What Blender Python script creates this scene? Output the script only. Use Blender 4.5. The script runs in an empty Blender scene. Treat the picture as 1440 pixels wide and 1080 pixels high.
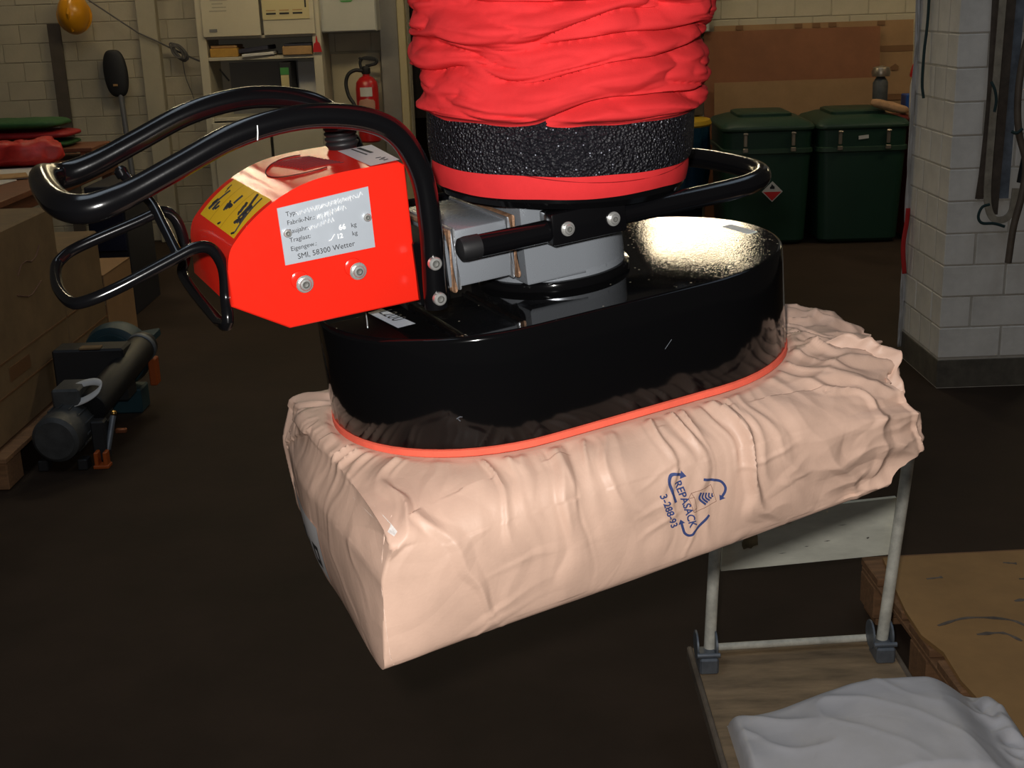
import bpy, bmesh, math, random
from mathutils import Vector, Matrix, noise as mn
from mathutils.bvhtree import BVHTree

random.seed(7)
SC = bpy.context.scene
COL = SC.collection

# ------------------------------------------------------------------ camera
CAM_H = 1.55
cam_d = bpy.data.cameras.new('camera'); cam = bpy.data.objects.new('camera', cam_d); COL.objects.link(cam)
cam_d.sensor_fit = 'HORIZONTAL'; cam_d.sensor_width = 36.0; cam_d.lens = 36.0 * 1800.0 / 1440.0
cam_d.clip_start = 0.02; cam_d.clip_end = 100
_r = Vector((0.9993938709787421, -0.009997654739045512, -0.03334572761005779))
_u = Vector((0.03481221983909284, 0.2870140116472396, 0.9572936155997452))
_f = Vector((0.0, 0.9578742109577212, -0.28718808467992357))
cam.matrix_world = Matrix(((_r.x, _u.x, -_f.x, 0), (_r.y, _u.y, -_f.y, 0), (_r.z, _u.z, -_f.z, CAM_H), (0, 0, 0, 1)))
SC.camera = cam

# ------------------------------------------------------------------ world, lights, exposure
W = bpy.data.worlds.new('hall_ambient'); SC.world = W; W.use_nodes = True
W.node_tree.nodes['Background'].inputs[0].default_value = (1.0, 0.86, 0.70, 1)
W.node_tree.nodes['Background'].inputs[1].default_value = 0.022
SC.view_settings.view_transform = 'Standard'; SC.view_settings.look = 'None'
SC.view_settings.exposure = 0.0; SC.view_settings.gamma = 1.0; SC.view_settings.use_curve_mapping = False

def light(name, typ, loc, energy, color, **kw):
    d = bpy.data.lights.new(name, typ); d.energy = energy; d.color = color
    for k, v in kw.items(): setattr(d, k, v)
    o = bpy.data.objects.new(name, d); COL.objects.link(o); o.location = loc
    return o
flash = light('camera_flash', 'POINT', (-0.035, -0.02, CAM_H + 0.055), 82, (1.0, 0.97, 0.93), shadow_soft_size=0.018)
sky = light('roof_skylight', 'AREA', (-1.5, 2.4, 5.6), 30, (0.74, 0.87, 1.0), shape='RECTANGLE', size=1.0, size_y=4.0)
sky2 = light('roof_skylight', 'AREA', (2.4, 3.0, 5.6), 16, (0.66, 0.82, 1.0), shape='RECTANGLE', size=1.0, size_y=3.0)

# ------------------------------------------------------------------ materials
def lin(c):
    return tuple((x / 12.92 if x <= 0.04045 else ((x + 0.055) / 1.055) ** 2.4) for x in c)
def rgb(r, g, b): return lin((r / 255, g / 255, b / 255))
MATS = {}
def mat(name, col, rough=0.5, metal=0.0, var=0.0, vscale=8.0, bump=0.0, bscale=60.0, spec=0.5, coat=0.0, sheen=0.0,
        rvar=0.0, emit=0.0, bdist=0.002, stretch=None, trans=0.0, sss=0.0):
    if name in MATS: return MATS[name]
    m = bpy.data.materials.new(name); m.use_nodes = True; MATS[name] = m
    nt = m.node_tree; N = nt.nodes; L = nt.links; b = N['Principled BSDF']
    b.inputs['Base Color'].default_value = (*col, 1); b.inputs['Roughness'].default_value = rough
    b.inputs['Metallic'].default_value = metal; b.inputs['Specular IOR Level'].default_value = spec
    b.inputs['Coat Weight'].default_value = coat; b.inputs['Coat Roughness'].default_value = 0.04
    b.inputs['Sheen Weight'].default_value = sheen
    if trans: b.inputs['Transmission Weight'].default_value = trans
    if emit:
        b.inputs['Emission Color'].default_value = (*col, 1); b.inputs['Emission Strength'].default_value = emit
    src = None
    if var or bump or rvar:
        tc = N.new('ShaderNodeTexCoord'); src = tc.outputs['Object']
        if stretch:
            mp = N.new('ShaderNodeMapping'); mp.inputs['Scale'].default_value = stretch
            L.new(src, mp.inputs[0]); src = mp.outputs[0]
    if var or rvar:
        n = N.new('ShaderNodeTexNoise'); n.inputs['Scale'].default_value = vscale; n.inputs['Detail'].default_value = 6
        n.inputs['Roughness'].default_value = 0.65
        L.new(src, n.inputs['Vector'])
        if var:
            mx = N.new('ShaderNodeMix'); mx.data_type = 'RGBA'
            cr = N.new('ShaderNodeValToRGB'); cr.color_ramp.elements[0].position = 0.32; cr.color_ramp.elements[1].position = 0.68
            L.new(n.outputs['Fac'], cr.inputs[0]); L.new(cr.outputs[0], mx.inputs[0])
            mx.inputs[6].default_value = (*[c * (1 - var) for c in col], 1)
            mx.inputs[7].default_value = (*[min(1, c * (1 + var)) for c in col], 1)
            L.new(mx.outputs[2], b.inputs['Base Color'])
        if rvar:
            mr = N.new('ShaderNodeMapRange'); mr.inputs[3].default_value = max(0.02, rough - rvar); mr.inputs[4].default_value = min(1, rough + rvar)
            L.new(n.outputs['Fac'], mr.inputs[0]); L.new(mr.outputs[0], b.inputs['Roughness'])
    if bump:
        n2 = N.new('ShaderNodeTexNoise'); n2.inputs['Scale'].default_value = bscale; n2.inputs['Detail'].default_value = 5
        L.new(src, n2.inputs['Vector'])
        bp = N.new('ShaderNodeBump'); bp.inputs['Strength'].default_value = bump; bp.inputs['Distance'].default_value = bdist
        L.new(n2.outputs['Fac'], bp.inputs['Height']); L.new(bp.outputs[0], b.inputs['Normal'])
    return m

black_gloss = mat('black_gloss_paint', (0.003, 0.003, 0.0034), 0.10, spec=0.26, rvar=0.04, vscale=30)
black_bar = mat('black_bar_coating', (0.0035, 0.0035, 0.0042), 0.17, spec=0.5, bump=0.05, bscale=400, bdist=0.0005)
black_rubber = mat('black_rubber', (0.010, 0.010, 0.011), 0.5)
black_dull = mat('black_dull', (0.008, 0.008, 0.009), 0.7)
red_paint = mat('red_housing_paint', (0.84, 0.022, 0.010), 0.20, spec=0.42, rvar=0.08, vscale=90, bump=0.5, bscale=420, bdist=0.00018)
sleeve_m = mat('red_sleeve_cloth', (0.66, 0.032, 0.035), 0.85, var=0.08, vscale=25, bump=0.25, bscale=900, bdist=0.0006, sheen=0.0, spec=0.15)
seal_m = mat('orange_foam_seal', (0.88, 0.13, 0.075), 0.8, var=0.08, vscale=40, bump=0.2, bscale=500)
steel_grey = mat('grey_metallic_paint', (0.31, 0.335, 0.37), 0.27, metal=0.4, rvar=0.06, vscale=40, bump=0.05, bscale=350, bdist=0.0006)
weld_m = mat('brown_weld_bead', (0.30, 0.17, 0.10), 0.5, metal=0.4, var=0.35, vscale=90, bump=0.5, bscale=200)
weld_bright = mat('bright_weld_edge', (0.55, 0.57, 0.60), 0.3, metal=0.8, bump=0.3, bscale=300)
chrome = mat('zinc_bolt', (0.66, 0.66, 0.64), 0.33, metal=0.75, bump=0.1, bscale=300)
dark_hole = mat('bolt_socket_steel', (0.16, 0.16, 0.15), 0.5, metal=0.5)
alu_plate = mat('aluminium_plate', (0.50, 0.55, 0.61), 0.42, metal=0.35, rvar=0.08, vscale=60)
ink = mat('black_ink', (0.012, 0.012, 0.014), 0.6)
etch = mat('white_scratched_writing', (0.85, 0.87, 0.88), 0.6)
white_sticker = mat('white_sticker', (0.62, 0.60, 0.60), 0.45)
pale_blue_sticker = mat('pale_label', (0.55, 0.62, 0.70), 0.4)
yellow_m = mat('yellow_label', (0.80, 0.47, 0.012), 0.4)
yellow_dark = mat('yellow_label_line', (0.45, 0.26, 0.01), 0.5)
blue_ink = mat('blue_print', (0.035, 0.055, 0.17), 0.7)
brown_ink = mat('brown_print', (0.16, 0.07, 0.05), 0.7)

def paper_mat(name, col, var, bstr):
    m = mat(name, col, 0.50, var=var, vscale=9, spec=0.4)
    nt = m.node_tree; N = nt.nodes; L = nt.links; b = N['Principled BSDF']
    tc = N.new('ShaderNodeTexCoord')
    n1 = N.new('ShaderNodeTexNoise'); n1.inputs['Scale'].default_value = 22; n1.inputs['Detail'].default_value = 4; n1.noise_type = 'RIDGED_MULTIFRACTAL'
    n2 = N.new('ShaderNodeTexVoronoi'); n2.feature = 'DISTANCE_TO_EDGE'; n2.inputs['Scale'].default_value = 9
    n3 = N.new('ShaderNodeTexNoise'); n3.inputs['Scale'].default_value = 350; n3.inputs['Detail'].default_value = 3
    for n in (n1, n3): L.new(tc.outputs['Object'], n.inputs['Vector'])
    dz = N.new('ShaderNodeTexNoise'); dz.inputs['Scale'].default_value = 6; L.new(tc.outputs['Object'], dz.inputs['Vector'])
    ad = N.new('ShaderNodeMixRGB'); ad.blend_type = 'ADD'; ad.inputs[0].default_value = 0.12
    L.new(tc.outputs['Object'], ad.inputs[1]); L.new(dz.outputs['Color'], ad.inputs[2]); L.new(ad.outputs[0], n2.inputs['Vector'])
    mr = N.new('ShaderNodeMapRange'); mr.inputs[2].default_value = 0.10; L.new(n2.outputs['Distance'], mr.inputs[0])
    m1 = N.new('ShaderNodeMath'); m1.operation = 'MULTIPLY'; m1.inputs[1].default_value = 0.5; L.new(n1.outputs['Fac'], m1.inputs[0])
    m2 = N.new('ShaderNodeMath'); m2.operation = 'MULTIPLY_ADD'; m2.inputs[1].default_value = 0.14; L.new(mr.outputs[0], m2.inputs[0]); L.new(m1.outputs[0], m2.inputs[2])
    m3 = N.new('ShaderNodeMath'); m3.operation = 'MULTIPLY_ADD'; m3.inputs[1].default_value = 0.06; L.new(n3.outputs['Fac'], m3.inputs[0]); L.new(m2.outputs[0], m3.inputs[2])
    bp = N.new('ShaderNodeBump'); bp.inputs['Strength'].default_value = bstr; bp.inputs['Distance'].default_value = 0.004
    L.new(m3.outputs[0], bp.inputs['Height']); L.new(bp.outputs[0], b.inputs['Normal'])
    return m
kraft = paper_mat('kraft_paper', (0.625, 0.420, 0.322), 0.10, 0.60)
kraft_pale = mat('kraft_torn_edge', (0.70, 0.50, 0.40), 0.8, var=0.2, vscale=60, bump=0.3, bscale=200)
white_paper_sack = paper_mat('white_sack_paper', (0.58, 0.56, 0.575), 0.06, 0.50)

def speckle_top():
    m = mat('dusty_black_top', (0.004, 0.004, 0.0045), 0.12, spec=0.5)
    nt = m.node_tree; N = nt.nodes; L = nt.links; b = N['Principled BSDF']
    tc = N.new('ShaderNodeTexCoord'); sx = N.new('ShaderNodeSeparateXYZ'); L.new(tc.outputs['Object'], sx.inputs[0])
    far = N.new('ShaderNodeMapRange'); far.inputs[1].default_value = 0.02; far.inputs[2].default_value = 0.16; L.new(sx.outputs['X'], far.inputs[0])
    # fine grit lying on the paint at the far end
    n = N.new('ShaderNodeTexNoise'); n.inputs['Scale'].default_value = 480; n.inputs['Detail'].default_value = 3; L.new(tc.outputs['Object'], n.inputs['Vector'])
    bm_ = N.new('ShaderNodeMath'); bm_.operation = 'MULTIPLY'; L.new(far.outputs[0], bm_.inputs[0]); bm_.inputs[1].default_value = 0.95
    ad = N.new('ShaderNodeMath'); ad.operation = 'ADD'; ad.inputs[1].default_value = 0.01; L.new(bm_.outputs[0], ad.inputs[0])
    bp = N.new('ShaderNodeBump'); bp.inputs['Distance'].default_value = 0.00010
    L.new(ad.outputs[0], bp.inputs['Strength']); L.new(n.outputs['Fac'], bp.inputs['Height']); L.new(bp.outputs[0], b.inputs['Normal'])
    rr = N.new('ShaderNodeMapRange'); rr.inputs[3].default_value = 0.04; rr.inputs[4].default_value = 0.03; L.new(far.outputs[0], rr.inputs[0]); L.new(rr.outputs[0], b.inputs['Roughness'])
    v = N.new('ShaderNodeTexVoronoi'); v.inputs['Scale'].default_value = 170; L.new(tc.outputs['Object'], v.inputs['Vector'])
    lt = N.new('ShaderNodeMath'); lt.operation = 'LESS_THAN'; lt.inputs[1].default_value = 0.17; L.new(v.outputs['Distance'], lt.inputs[0])
    sc_ = N.new('ShaderNodeSeparateColor'); L.new(v.outputs['Color'], sc_.inputs[0])
    keep = N.new('ShaderNodeMath'); keep.operation = 'LESS_THAN'; L.new(sc_.outputs[0], keep.inputs[0])
    k2 = N.new('ShaderNodeMath'); k2.operation = 'MULTIPLY'; k2.inputs[1].default_value = 0.35; L.new(far.outputs[0], k2.inputs[0])
    k3 = N.new('ShaderNodeMath'); k3.operation = 'ADD'; k3.inputs[1].default_value = 0.015; L.new(k2.outputs[0], k3.inputs[0]); L.new(k3.outputs[0], keep.inputs[1])
    mu = N.new('ShaderNodeMath'); mu.operation = 'MULTIPLY'; L.new(lt.outputs[0], mu.inputs[0]); L.new(keep.outputs[0], mu.inputs[1])
    mx = N.new('ShaderNodeMix'); mx.data_type = 'RGBA'; mx.inputs[6].default_value = (0.004, 0.004, 0.0045, 1); mx.inputs[7].default_value = (0.45, 0.40, 0.30, 1)
    L.new(mu.outputs[0], mx.inputs[0]); L.new(mx.outputs[2], b.inputs['Base Color'])
    hs_ = N.new('ShaderNodeMath'); hs_.operation = 'MULTIPLY_ADD'; hs_.inputs[1].default_value = 1.6; L.new(mu.outputs[0], hs_.inputs[0]); L.new(n.outputs['Fac'], hs_.inputs[2])
    L.new(hs_.outputs[0], bp.inputs['Height'])
    return m
dusty_top = speckle_top()

def velcro_mat():
    m = mat('black_hook_tape', (0.010, 0.010, 0.014), 0.42, spec=0.42)
    nt = m.node_tree; N = nt.nodes; L = nt.links; b = N['Principled BSDF']
    tc = N.new('ShaderNodeTexCoord')
    v = N.new('ShaderNodeTexVoronoi'); v.inputs['Scale'].default_value = 330; L.new(tc.outputs['Object'], v.inputs['Vector'])
    n = N.new('ShaderNodeTexNoise'); n.inputs['Scale'].default_value = 260; n.inputs['Detail'].default_value = 4; L.new(tc.outputs['Object'], n.inputs['Vector'])
    a = N.new('ShaderNodeMath'); a.operation = 'ADD'; L.new(v.outputs['Distance'], a.inputs[0]); L.new(n.outputs['Fac'], a.inputs[1])
    bp = N.new('ShaderNodeBump'); bp.inputs['Strength'].default_value = 0.9; bp.inputs['Distance'].default_value = 0.0035
    L.new(a.outputs[0], bp.inputs['Height']); L.new(bp.outputs[0], b.inputs['Normal'])
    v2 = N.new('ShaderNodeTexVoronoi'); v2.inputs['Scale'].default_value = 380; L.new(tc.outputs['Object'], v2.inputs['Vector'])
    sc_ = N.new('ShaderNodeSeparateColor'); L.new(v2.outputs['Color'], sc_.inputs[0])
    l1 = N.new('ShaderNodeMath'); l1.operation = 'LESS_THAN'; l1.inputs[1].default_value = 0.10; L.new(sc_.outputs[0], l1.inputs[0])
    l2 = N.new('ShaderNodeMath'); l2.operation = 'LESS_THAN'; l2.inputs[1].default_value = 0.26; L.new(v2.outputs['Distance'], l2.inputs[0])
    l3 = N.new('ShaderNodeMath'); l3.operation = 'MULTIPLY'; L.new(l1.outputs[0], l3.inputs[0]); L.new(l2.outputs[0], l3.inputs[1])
    mx = N.new('ShaderNodeMix'); mx.data_type = 'RGBA'; mx.inputs[6].default_value = (0.010, 0.010, 0.014, 1); mx.inputs[7].default_value = (0.40, 0.42, 0.50, 1)  # lighter fibre specks, painting the flash glints into the base colour
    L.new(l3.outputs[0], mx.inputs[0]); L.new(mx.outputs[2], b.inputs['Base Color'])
    return m
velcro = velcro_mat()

cream = mat('cream_wall_paint', (0.46, 0.40, 0.29), 0.75, var=0.10, vscale=3, bump=0.25, bscale=60, bdist=0.004)
joint = mat('wall_joint_mortar', (0.41, 0.355, 0.255), 0.9, var=0.12, vscale=12)
pil_paint = mat('grey_white_block_paint', (0.74, 0.70, 0.64), 0.7, var=0.14, vscale=5, bump=0.3, bscale=50, bdist=0.004)
pil_joint = mat('pillar_mortar', (0.52, 0.48, 0.42), 0.9, var=0.15, vscale=12)
floor_m = mat('worn_brown_floor', (0.037, 0.024, 0.0165), 0.75, var=0.28, vscale=2.2, bump=0.2, bscale=30, rvar=0.1, spec=0.12)
cab_white = mat('off_white_cabinet', (0.50, 0.45, 0.34), 0.5, var=0.05, vscale=4)
panel_white = mat('pale_grey_panel', (0.45, 0.44, 0.39), 0.5, var=0.05, vscale=4)
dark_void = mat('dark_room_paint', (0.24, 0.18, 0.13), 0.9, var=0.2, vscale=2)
cardboard = mat('brown_cardboard', (0.23, 0.090, 0.040), 0.85, var=0.10, vscale=6, bump=0.15, bscale=120)
cardboard_lt = mat('tan_cardboard', (0.30, 0.170, 0.078), 0.85, var=0.10, vscale=6, bump=0.15, bscale=120)
cardboard_dk = mat('dull_carton_board', (0.20, 0.125, 0.058), 0.85, var=0.18, vscale=5, bump=0.15, bscale=120)
tape_m = mat('brown_packing_tape', (0.20, 0.10, 0.045), 0.35)
wood_brown = mat('brown_table_wood', (0.17, 0.060, 0.026), 0.55, var=0.2, vscale=10, stretch=(1, 8, 8))
wood_pallet = mat('pallet_wood', (0.23, 0.115, 0.052), 0.85, var=0.25, vscale=12, stretch=(1, 8, 8), bump=0.3, bscale=60)
hardboard = mat('hardboard_sheet', (0.34, 0.185, 0.066), 0.7, var=0.16, vscale=5, bump=0.12, bscale=80)
ply_deck = mat('worn_plywood_deck', (0.24, 0.165, 0.095), 0.75, var=0.38, vscale=6, stretch=(1, 4, 1), bump=0.2, bscale=70)
ply_panel = mat('stained_white_board', (0.64, 0.63, 0.53), 0.7, var=0.16, vscale=7, stretch=(1, 1, 3), bump=0.15, bscale=70)
grey_post = mat('chipped_cream_post', (0.60, 0.58, 0.50), 0.5, var=0.30, vscale=22, bump=0.2, bscale=90)
galv = mat('dull_grey_bracket', (0.16, 0.18, 0.21), 0.5, metal=0.5, var=0.2, vscale=30)
green_bin_m = mat('dark_green_plastic', (0.012, 0.042, 0.025), 0.45, var=0.08, vscale=4, spec=0.4)
green_rim_m = mat('green_plastic_rim', (0.026, 0.058, 0.034), 0.45)
blue_plastic = mat('blue_film', (0.010, 0.055, 0.105), 0.35, var=0.2, vscale=8, bump=0.5, bscale=18, bdist=0.01)
yellow_plastic = mat('yellow_plastic', (0.50, 0.30, 0.015), 0.4, var=0.15, vscale=9)
hat_m = mat('orange_yellow_helmet', (0.72, 0.30, 0.010), 0.28)
ext_red = mat('extinguisher_red', (0.48, 0.014, 0.016), 0.3)
latch_m = mat('tarnished_latch', (0.40, 0.34, 0.27), 0.35, metal=0.8)
grey_panel_m = mat('grey_back_panel', (0.17, 0.165, 0.16), 0.6, var=0.05, vscale=4)
dark_strip = mat('dark_brown_board', (0.085, 0.066, 0.050), 0.7, var=0.15, vscale=10)
grey_metal = mat('grey_steel_rod', (0.22, 0.22, 0.23), 0.45, metal=0.4)
dark_red = mat('dark_red_metal', (0.16, 0.016, 0.012), 0.5)
strap_pale = mat('dirty_pale_webbing', (0.30, 0.26, 0.20), 0.9, var=0.3, vscale=20, bump=0.3, bscale=300)
strap_brown = mat('dirty_brown_webbing', (0.080, 0.060, 0.045), 0.9, var=0.3, vscale=20, bump=0.3, bscale=300)
strap_blue = mat('faded_blue_webbing', (0.13, 0.15, 0.18), 0.9, var=0.3, vscale=20, bump=0.3, bscale=300)
hose_m = mat('brown_hose', (0.12, 0.090, 0.065), 0.6, var=0.2, vscale=20)
green_cord = mat('dark_green_cord', (0.012, 0.035, 0.035), 0.8)
film_m = mat('crumpled_white_film', (0.48, 0.47, 0.47), 0.4, var=0.15, vscale=12, bump=0.4, bscale=40, bdist=0.01)
teal_m = mat('teal_cast_housing', (0.014, 0.048, 0.062), 0.5, var=0.2, vscale=10)
motor_grey = mat('dirty_grey_motor', (0.055, 0.058, 0.060), 0.55, var=0.3, vscale=14, bump=0.2, bscale=80)
orange_m = mat('orange_clamp', (0.36, 0.07, 0.008), 0.5)
white_strap_m = mat('white_strap', (0.62, 0.62, 0.62), 0.7)
blue_box_m = mat('bright_blue_box', (0.015, 0.07, 0.30), 0.4)
green_cloth = mat('green_sacking', (0.012, 0.075, 0.014), 0.7, var=0.25, vscale=15, bump=0.4, bscale=50, bdist=0.005)
red_cloth = mat('red_sacking', (0.30, 0.008, 0.010), 0.6, var=0.25, vscale=15, bump=0.4, bscale=50, bdist=0.005)
red_bag_m = mat('bright_red_bag', (0.50, 0.025, 0.020), 0.45, var=0.2, vscale=15, bump=0.5, bscale=30, bdist=0.006)
paper_white = mat('white_paper', (0.55, 0.53, 0.50), 0.8, var=0.05, vscale=10)
book_tan = mat('tan_book', (0.38, 0.22, 0.09), 0.7, var=0.15, vscale=30)
book_dark = mat('dark_folder', (0.03, 0.03, 0.05), 0.6)
book_yellow = mat('ochre_box', (0.50, 0.27, 0.05), 0.7, var=0.15, vscale=30)
binder_green = mat('green_spine', (0.06, 0.26, 0.06), 0.6)
binder_pale = mat('pale_yellow_spine', (0.55, 0.46, 0.22), 0.7)
cable_m = mat('grey_cable', (0.11, 0.10, 0.095), 0.7)
navy_m = mat('navy_sheet', (0.010, 0.013, 0.035), 0.5)
dark_cab_m = mat('dark_blue_cabinet', (0.016, 0.017, 0.024), 0.5)
sticker_red = mat('red_diamond', (0.62, 0.02, 0.02), 0.45)
sticker_white = mat('white_diamond', (0.60, 0.58, 0.54), 0.45)
lamp_fill = mat('fill_lamp_glow', (1.0, 0.84, 0.52), 0.5, emit=13)  # tubes of the two added fill lamps
lamp_dim = mat('lamp_glow_dim', (1.0, 0.84, 0.56), 0.5, emit=55)
lamp_house = mat('lamp_housing', (0.05, 0.05, 0.05), 0.5)

# ------------------------------------------------------------------ mesh helpers
class MB:
    """collects shapes in one bmesh; build() links them as ONE mesh object"""
    def __init__(s): s.bm = bmesh.new()
    def box(s, c, size, rot=None, bevel=0.0, seg=1, taper=None):
        r = bmesh.ops.create_cube(s.bm, size=1.0); vs = r['verts']
        for v in vs:
            v.co = Vector((v.co.x * size[0], v.co.y * size[1], v.co.z * size[2]))
            if taper and v.co.z < 0: v.co.x *= taper; v.co.y *= taper
        if bevel:
            es = list({e for v in vs for e in v.link_edges})
            rb = bmesh.ops.bevel(s.bm, geom=es, offset=bevel, segments=seg, profile=0.5, affect='EDGES')
            vs = list({v for f in rb['faces'] for v in f.verts} | {v for v in vs if v.is_valid})
        m = Matrix.Translation(Vector(c)) @ (rot.to_4x4() if rot else Matrix())
        bmesh.ops.transform(s.bm, matrix=m, verts=[v for v in vs if v.is_valid])
        return s
    def rings(s, rings, close=False, cap=True):
        vr = [[s.bm.verts.new(p) for p in r] for r in rings]
        n = len(vr[0]); m = len(vr)
        for i in range(m if close else m - 1):
            a = vr[i]; b = vr[(i + 1) % m]
            for j in range(n):
                s.bm.faces.new((a[j], a[(j + 1) % n], b[(j + 1) % n], b[j]))
        if cap and not close:
            s.bm.faces.new(vr[0][::-1]); s.bm.faces.new(vr[-1])
        return s
    def tube(s, pts, r, seg=12, close=False, flat=None):
        P = [Vector(p) for p in pts]; n = len(P)
        rr = r if isinstance(r, (list, tuple)) else [r] * n
        T = []
        for i in range(n):
            a = P[(i - 1) % n] if (close or i > 0) else P[i]; b = P[(i + 1) % n] if (close or i < n - 1) else P[i]
            T.append((b - a).normalized())
        u = Vector((0, 0, 1)) if abs(T[0].z) < 0.9 else Vector((1, 0, 0))
        u = (u - T[0] * u.dot(T[0])).normalized(); R = []
        for i in range(n):
            u = (u - T[i] * u.dot(T[i])).normalized(); v = T[i].cross(u)
            fx, fy = flat if flat else (1, 1)
            R.append([P[i] + (u * math.cos(2 * math.pi * k / seg) * fx + v * math.sin(2 * math.pi * k / seg) * fy) * rr[i] for k in range(seg)])
        return s.rings(R, close=close)
    def cyl(s, a, b, r, r2=None, seg=20):
        return s.tube([a, b], [r, r if r2 is None else r2], seg)
    def lathe(s, prof, c=(0, 0, 0), axis=(0, 0, 1), seg=28):
        ax = Vector(axis).normalized(); u = ax.orthogonal().normalized(); v = ax.cross(u); c = Vector(c)
        R = [[c + ax * h + (u * math.cos(2 * math.pi * k / seg) + v * math.sin(2 * math.pi * k / seg)) * max(r, 1e-5) for k in range(seg)] for r, h in prof]
        return s.rings(R)
    def prism(s, poly, lo, hi, axis='y', bevel=0.0, seg=2):
        def P(p, t): return {'y': (p[0], t, p[1]), 'z': (p[0], p[1], t), 'x': (t, p[0], p[1])}[axis]
        a = [s.bm.verts.new(P(p, lo)) for p in poly]; b = [s.bm.verts.new(P(p, hi)) for p in poly]; n = len(poly)
        fs = [s.bm.faces.new(a[::-1]), s.bm.faces.new(b)]
        for i in range(n): s.bm.faces.new((a[i], a[(i + 1) % n], b[(i + 1) % n], b[i]))
        if bevel:
            es = list({e for f in fs for e in f.edges})
            bmesh.ops.bevel(s.bm, geom=es, offset=bevel, segments=seg, profile=0.5, affect='EDGES')
        return s
    def quad(s, *p):
        s.bm.faces.new([s.bm.verts.new(q) for q in p]); return s
    def grid(s, f, nu, nv, closeu=False):
        V = [[s.bm.verts.new(f(i / (nu if closeu else nu - 1), j / (nv - 1))) for i in range(nu)] for j in range(nv)]
        for j in range(nv - 1):
            for i in range(nu if closeu else nu - 1):
                s.bm.faces.new((V[j][i], V[j][(i + 1) % nu], V[j + 1][(i + 1) % nu], V[j + 1][i]))
        return s
    def xf(s, m): bmesh.ops.transform(s.bm, matrix=m, verts=s.bm.verts); return s
    def mesh(s, name, m, sharp=35):
        bmesh.ops.recalc_face_normals(s.bm, faces=s.bm.faces)
        me = bpy.data.meshes.new(name); s.bm.to_mesh(me); s.bm.free()
        me.materials.append(m)
        for p in me.polygons: p.use_smooth = True
        me.set_sharp_from_angle(angle=math.radians(sharp))
        return me
    def build(s, name, m, parent=None, sharp=35):
        return link(name, s.mesh(name, m, sharp), parent)

def link(name, me, parent=None):
    o = bpy.data.objects.new(name, me); COL.objects.link(o)
    if parent: o.parent = parent
    return o
def tag(o, label=None, cat=None, group=None, kind=None):
    if label: o['label'] = label
    if cat: o['category'] = cat
    if group: o['group'] = group
    if kind: o['kind'] = kind
    return o
def thing(name, label, cat, loc=(0, 0, 0), rz=0.0, group=None):
    o = bpy.data.objects.new(name, None); COL.objects.link(o); o.empty_display_size = 0.05
    o.location = loc; o.rotation_euler = (0, 0, rz)
    return tag(o, label, cat, group)
def smooth(P, sub=6, close=False):
    """Catmull-Rom through the points"""
    P = [Vector(p) for p in P]; n = len(P); out = []
    for i in range(n if close else n - 1):
        p0 = P[(i - 1) % n] if (close or i > 0) else P[i] * 2 - P[i + 1]
        p1 = P[i]; p2 = P[(i + 1) % n]; p3 = P[(i + 2) % n] if (close or i < n - 2) else P[i + 1] * 2 - P[i]
        for k in range(sub):
            t = k / sub
            out.append(0.5 * ((2 * p1) + (p2 - p0) * t + (2 * p0 - 5 * p1 + 4 * p2 - p3) * t * t + (3 * p1 - p0 - 3 * p2 + p3) * t ** 3))
    if not close: out.append(P[-1])
    return out
def sst(a, b, x):
    t = min(1, max(0, (x - a) / (b - a))); return t * t * (3 - 2 * t)
def ns(x, y, z): return mn.noise(Vector((x, y, z)))
def text_mesh(body, size, m, name='lettering', bold=0.0, align='LEFT'):
    cu = bpy.data.curves.new(name, 'FONT'); cu.body = body; cu.size = size; cu.offset = bold; cu.align_x = align
    cu.resolution_u = 3
    o = bpy.data.objects.new(name, cu); COL.objects.link(o)
    dg = bpy.context.evaluated_depsgraph_get(); dg.update()
    me = bpy.data.meshes.new_from_object(o.evaluated_get(dg)); bpy.data.objects.remove(o); bpy.data.curves.remove(cu)
    me.materials.clear(); me.materials.append(m)
    return me
def text(body, size, m, parent, org, xd, yd, name='lettering', bold=0.0, align='LEFT'):
    me = text_mesh(body, size, m, name, bold, align)
    x = Vector(xd).normalized(); y = Vector(yd).normalized(); z = x.cross(y); o = Vector(org)
    me.transform(Matrix(((x.x, y.x, z.x, o.x), (x.y, y.y, z.y, o.y), (x.z, y.z, z.z, o.z), (0, 0, 0, 1))))
    return link(name, me, parent)

# =================================================================== THE SETTING
f = MB(); f.box((0, 9, -0.06), (16, 24, 0.12)).build('floor', floor_m)
tag(bpy.data.objects['floor'], 'dark brown worn concrete hall floor', kind='structure')

WY = 9.0                                                   # painted block wall at the back of the hall
OPEN = (-0.62, 1.14, 2.5)                                  # dark gateway: x0, x1, height
b = MB()
b.box(((-5.5 + OPEN[0]) / 2, WY + 0.11, 1.6), (OPEN[0] + 5.5, 0.2, 3.2))
b.box(((5.5 + OPEN[1]) / 2, WY + 0.11, 1.6), (5.5 - OPEN[1], 0.2, 3.2))
b.box(((OPEN[0] + OPEN[1]) / 2, WY + 0.11, (3.2 + OPEN[2]) / 2), (OPEN[1] - OPEN[0], 0.2, 3.2 - OPEN[2]))
wall_back = tag(b.build('wall_back', joint), 'cream painted block wall at the back of the hall', kind='structure')
def brick_mesh(w, d, h, m, nm='brick'):
    return MB().box((0, 0, 0), (w, d, h), bevel=0.003).mesh(nm, m)
full = brick_mesh(0.2445, 0.05, 0.1205, cream)
def in_view(x, z):
    for x0, x1, z0, z1 in ((-3.35, -1.95, 0.0, 1.75), (-1.25, -0.85, 0.45, 1.45), (1.22, 3.0, 1.15, 1.75)):
        if x0 < x < x1 and z0 < z < z1: return True
    return False
rest = MB()
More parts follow.
